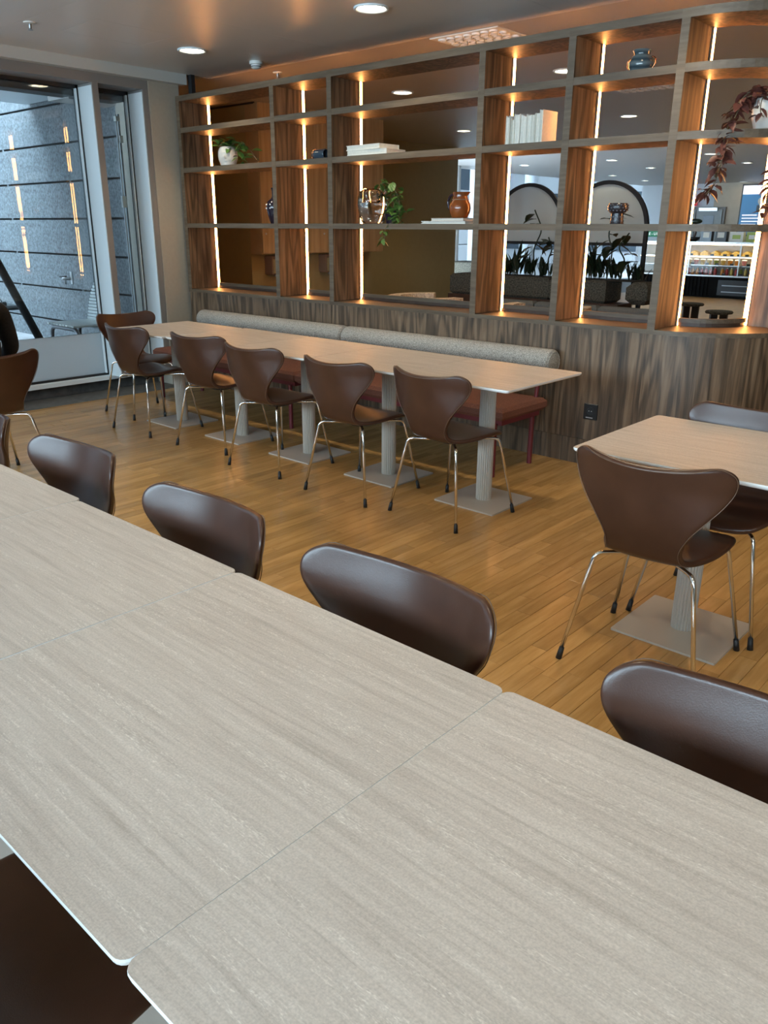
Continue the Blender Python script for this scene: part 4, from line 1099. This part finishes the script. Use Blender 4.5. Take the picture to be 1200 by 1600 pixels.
obj('display', MB().bb((-.46, -.066, -.68), (.46, -.061, .66)), 'screen_blue', t)
obj('header_band', MB().bb((-.46, -.070, .42), (.46, -.067, .66)), 'screen_white', t)
for k in range(6): obj('text_line', MB().bb((-.40, -.070, -.16 - k * .085), (.02 + .08 * (k % 3), -.067, -.125 - k * .085)), 'screen_white', t)
obj('pictured_head', MB().lathe([(.11, 0), (.11, .003)], 18, Matrix.Translation((.10, -.070, .23)) @ Matrix.Rotation(R(90), 4, 'X')), 'white_ceramic', t)
obj('pictured_body', MB().bb((-.02, -.071, -.04), (.28, -.0675, .13)), 'black_plastic', t)
# atrium: columns, facade, furniture
for i, (x, y, r, l) in enumerate(((-11.75, 15.3, .19, 'front white round column catching daylight behind the jug'), (-12.4, 17.2, .21, 'rear white round column right behind the jug'), (-13.6, 21.5, .2, 'far white column left of the right arch'))):
    t = thing('column', l, 'column', (x, y, 0), 0)
    obj('shaft', MB().lathe([(r, 0), (r, 5.8)], 32), 'column_white', t, True)
    obj('collar', MB().lathe([(r + .02, 0), (r + .02, .12), (r + .004, .13)], 32), 'column_white', t, True)
fw_ = struct('wall_atrium', MB().bb((-24.4, 6, -.1), (-24.2, 40, 9)), 'joint_black')
for j in range(10):
    for i in range(8):
        obj('facade_panel', MB().box((-24.17, 8.2 + i * 4, .35 + j * .85), (.06, 3.97, .82), ch=.01), 'facade_panel', fw_)
for i in range(4): obj('facade_window', MB().bb((-24.13, 17 + i * 5, 3.2), (-24.08, 19.2 + i * 5, 6.5)), 'window_dark', fw_)
struct('ceiling_atrium_shade', (lambda m: [m.bb((-24.4, 6 + k * 2.0, 8.6), (-9.3, 7.8 + k * 2.0, 9.0)) for k in range(17)] and m)(MB()), 'facade_panel')  # unseen slotted roof, added to dim the sky over the atrium
struct('wall_atrium_near', MB().bb((-24.4, 5.9, -.1), (-9.3, 6.0, 9)), 'facade_panel')
struct('wall_atrium_upper', MB().bb((-12.1, 12.0, CEIL + .05), (-12.0, 36, 9)).bb((-12.1, 11.9, CEIL + .05), (-9.2, 12.0, 9)).bb((-9.3, 5.9, CEIL), (-9.2, 12.0, 9)), 'white_wall')
fn = struct('wall_atrium_far', MB().bb((-24.2, 34, -.1), (-12, 34.2, 9)), 'facade_panel')
for i in range(6):
    wd = obj('facade_window', MB().bb((-23.6 + i * 2, 33.9, .6), (-22.0 + i * 2, 34, 3.0)), 'window_dark', fn)
t = thing('planter', 'dark wicker planter box at the atrium edge behind jug bay', 'planter', (-9.35, 12.9, 0))
obj('box', MB().box((0, 0, .45), (.7, .5, .9), ch=.02), 'speckled_felt', t); obj('soil', MB().bb((-.3, -.2, .9), (.3, .2, .91)), 'soil', t)
t = thing('notice_stand', 'pale notice stand with black letter on it in atrium', 'sign', (-10.3, 14.6, 0))
obj('post', MB().tube([(0, 0, 0), (0, 0, 1.0)], .02), 'steel', t); obj('board', MB().bb((-.25, -.02, .62), (.25, .0, 1.2)), 'white_edge', t)
obj('print_mark', MB().prism([(0, .70), (.06, .70), (.12, .92), (.18, .70), (.22, .70), (.14, .98), (.09, .98)], .021, .023, Matrix.Rotation(R(90), 4, 'X')), 'black_plastic', t)

# ------------------------------------------------------------------ courtyard furniture
t = thing('swing_frame', 'black metal swing frame standing outside the left window', 'swing', (-9.0, 3.9, -.05))
obj('diagonal_leg', MB().tube([(.0, .42, 0), (-.06, -.42, 2.1)], .045, 10), 'black_metal', t, True)
obj('diagonal_leg', MB().tube([(.0, -1.3, 0), (-.06, -.42, 2.1)], .045, 10), 'black_metal', t, True)
obj('top_bar', MB().tube([(-.06, -.42, 2.1), (-2.0, -.42, 2.1)], .045, 10), 'black_metal', t, True)
ch = MB()
for k in range(40):
    z = .72 + k * .034; M = Matrix.Translation((-.22, .03 - (z - .6) * .20, z)) @ Matrix.Rotation(R(90 * (k % 2)), 4, 'Z') @ Matrix.Rotation(R(90), 4, 'X')
    ch.tube([M @ Vector((.012 * math.cos(a * 1.0472), .022 * math.sin(a * 1.0472), 0)) for a in range(7)], .0042, 4)
c = obj('chain', ch, 'black_metal', t); c['kind'] = 'stuff'
obj('swing_seat', MB().box((-.5, .02, .68), (.7, .4, .05), ch=.02), 'steel', t)
obj('chain_shackle', MB().box((-.22, .03, .70), (.05, .05, .10), ch=.01), 'steel', t)
t = thing('garden_bench', 'white slatted lounge bench on grey metal legs in courtyard', 'bench', (-8.88, 4.64, -.05))
for k in range(9): obj('slat', MB().box((-.28 + k * .07, 0, .485), (.055, .52, .022), ch=.004), 'white_slat', t)
for y in (-.22, .12):
    obj('leg_frame', MB().tube(ease([(-.30, y, 0), (-.30, y, .45), (.34, y, .45), (.34, y, 0)], .12, 6), .024, 8), 'steel', t, True)
for k in range(13):
    z = .51 + k * .036; hw = .33 * math.sqrt(max(.02, 1 - (k / 13.5) ** 2.4))
    obj('back_slat', MB().box((.0, .25 + k * .006, z), (2 * hw * .9, .016, .027), ch=.003), 'white_slat', t)
obj('back_rib', MB().bb((-.02, .262, .44), (.02, .335, .97)), 'white_slat', t)

# ------------------------------------------------------------------ person in black, seated at the left edge
def skin(name, verts, edges, radii, mat, parent, root=0, sub=2):
    me = bpy.data.meshes.new(name); me.from_pydata(verts, edges, [])
    o = bpy.data.objects.new(name, me); COL.objects.link(o)
    mod = o.modifiers.new('skin', 'SKIN'); mod.use_smooth_shade = True
    for i, r_ in enumerate(radii): me.skin_vertices[0].data[i].radius = (r_, r_) if not isinstance(r_, tuple) else r_
    me.skin_vertices[0].data[root].use_root = True
    ss = o.modifiers.new('sub', 'SUBSURF'); ss.levels = sub; ss.render_levels = sub
    dg = bpy.context.evaluated_depsgraph_get(); dg.update()
    m2 = bpy.data.meshes.new_from_object(o.evaluated_get(dg)); bpy.data.objects.remove(o)
    m2.materials.clear()
    m2.name = name
    return link(name, m2, mat, parent, 'all')
pt = thing('person', 'person in black top sitting at left frame edge, back towards us', 'person', (GX, GY - .075, 0), R(92))
# local frame: +Y is the way the person faces, seat at z .46
V = [(0, -.10, .54), (0, -.13, .70), (0, -.135, .90), (0, -.12, 1.04), (0, -.10, 1.10), (0, -.085, 1.15),
     (-.19, -.11, 1.035), (-.25, -.07, .80), (-.17, .14, .655), (.19, -.11, 1.035), (.25, -.07, .80), (.17, .14, .655),
     (-.10, -.02, .53), (-.13, .34, .53), (-.13, .36, .28), (-.13, .35, .09), (.10, -.02, .53), (.13, .34, .53), (.13, .36, .28), (.13, .35, .09)]
Ed = [(0, 1), (1, 2), (2, 3), (3, 4), (4, 5), (3, 6), (6, 7), (7, 8), (3, 9), (9, 10), (10, 11), (0, 12), (12, 13), (13, 14), (14, 15), (0, 16), (16, 17), (17, 18), (18, 19)]
Ra = [(.15, .11), (.145, .105), (.17, .11), (.13, .085), (.055, .055), (.05, .05), .062, .050, .036, .062, .050, .036, .085, .065, .052, .038, .085, .065, .052, .038]
body = skin('body', V, Ed, Ra, 'black_cloth', pt)
for s in (-1, 1):
    obj('shoe', MB().lathe([(.02, 0), (.045, .005), (.05, .03), (.04, .07), (.025, .09)], 16, None, lambda p, s=s: (s * .13 + p[0] * .95, .40 + p[1] * (2.4 if p[1] > 0 else 1.5), p[2])), 'black_rubber', pt, True)
    hx, hy, hz = s * .135, .215, .628
    hv = [(s * .17, .135, .657), (s * .155, .175, .638), (hx, hy + .02, hz)]; he = [(0, 1), (1, 2)]; hr = [.030, .034, .036]
    for k, (dx, ln) in enumerate(((-.028, .062), (-.010, .075), (.010, .078), (.027, .068))):
        b = len(hv); hv += [(hx + dx, hy + .055, hz), (hx + dx * 1.1 - s * .004, hy + .055 + ln * .5, hz - .004), (hx + dx * 1.1 - s * .008, hy + .05 + ln, hz - .022)]
        he += [(2, b), (b, b + 1), (b + 1, b + 2)]; hr += [.0098, .0088, .0075]
    b = len(hv); hv += [(hx - s * .035, hy + .015, hz - .006), (hx - s * .055, hy + .05, hz - .012)]; he += [(1, b), (b, b + 1)]; hr += [.012, .009]
    skin('hand', hv, he, hr, 'skin', pt, 0, 1)
def head_sq(p):
    x, y, z = p; t_ = z
    c = max(0, y); g = lambda m, q: math.exp(-((t_ - m) / q) ** 2)
    y2 = y + c * 8 * (.022 * g(-.005, .022) * math.exp(-(x / .014) ** 2) + .008 * g(-.055, .010) * math.exp(-(x / .025) ** 2) + .006 * g(.03, .012))
    return (x * (1 - .18 * max(0, -t_ / .12)), y2, z)
hm = MB().ball((0, 0, 0), (.077, .096, .118), 30, 22)
hm.v = [head_sq(p) for p in hm.v]
hd = obj('head', hm, 'skin', pt, 'all', loc=(0, -.055, 1.275))
for s in (-1, 1):
    obj('ear', MB().ball((s * .078, -.005, -.01), (.010, .018, .030), 10, 8), 'skin', hd, 'all')
    e_ = obj('eye', MB().ball((s * .030, .0795, .006), .0105, 12, 8), 'white_edge', hd, 'all')
    obj('iris', MB().ball((s * .030, .0885, .006), (.0045, .002, .0045), 10, 6), 'dark_wood', hd, 'all')
    obj('brow', MB().tube([(s * .016, .092, .026), (s * .030, .091, .031), (s * .046, .080, .027)], .0035, 6), 'hair_brown', hd, 'all')
obj('mouth', MB().ball((0, .090, -.056), (.022, .006, .005), 10, 6), 'food_pink', hd, 'all')
hr_ = MB().ball((0, -.014, .020), (.086, .100, .116), 26, 18)
hr_.v = [(x, y if y < .055 or z > .07 else .055, max(z, -.06 if y < .0 else .035)) for x, y, z in hr_.v]
obj('hair', hr_, 'hair_brown', hd, 'all')
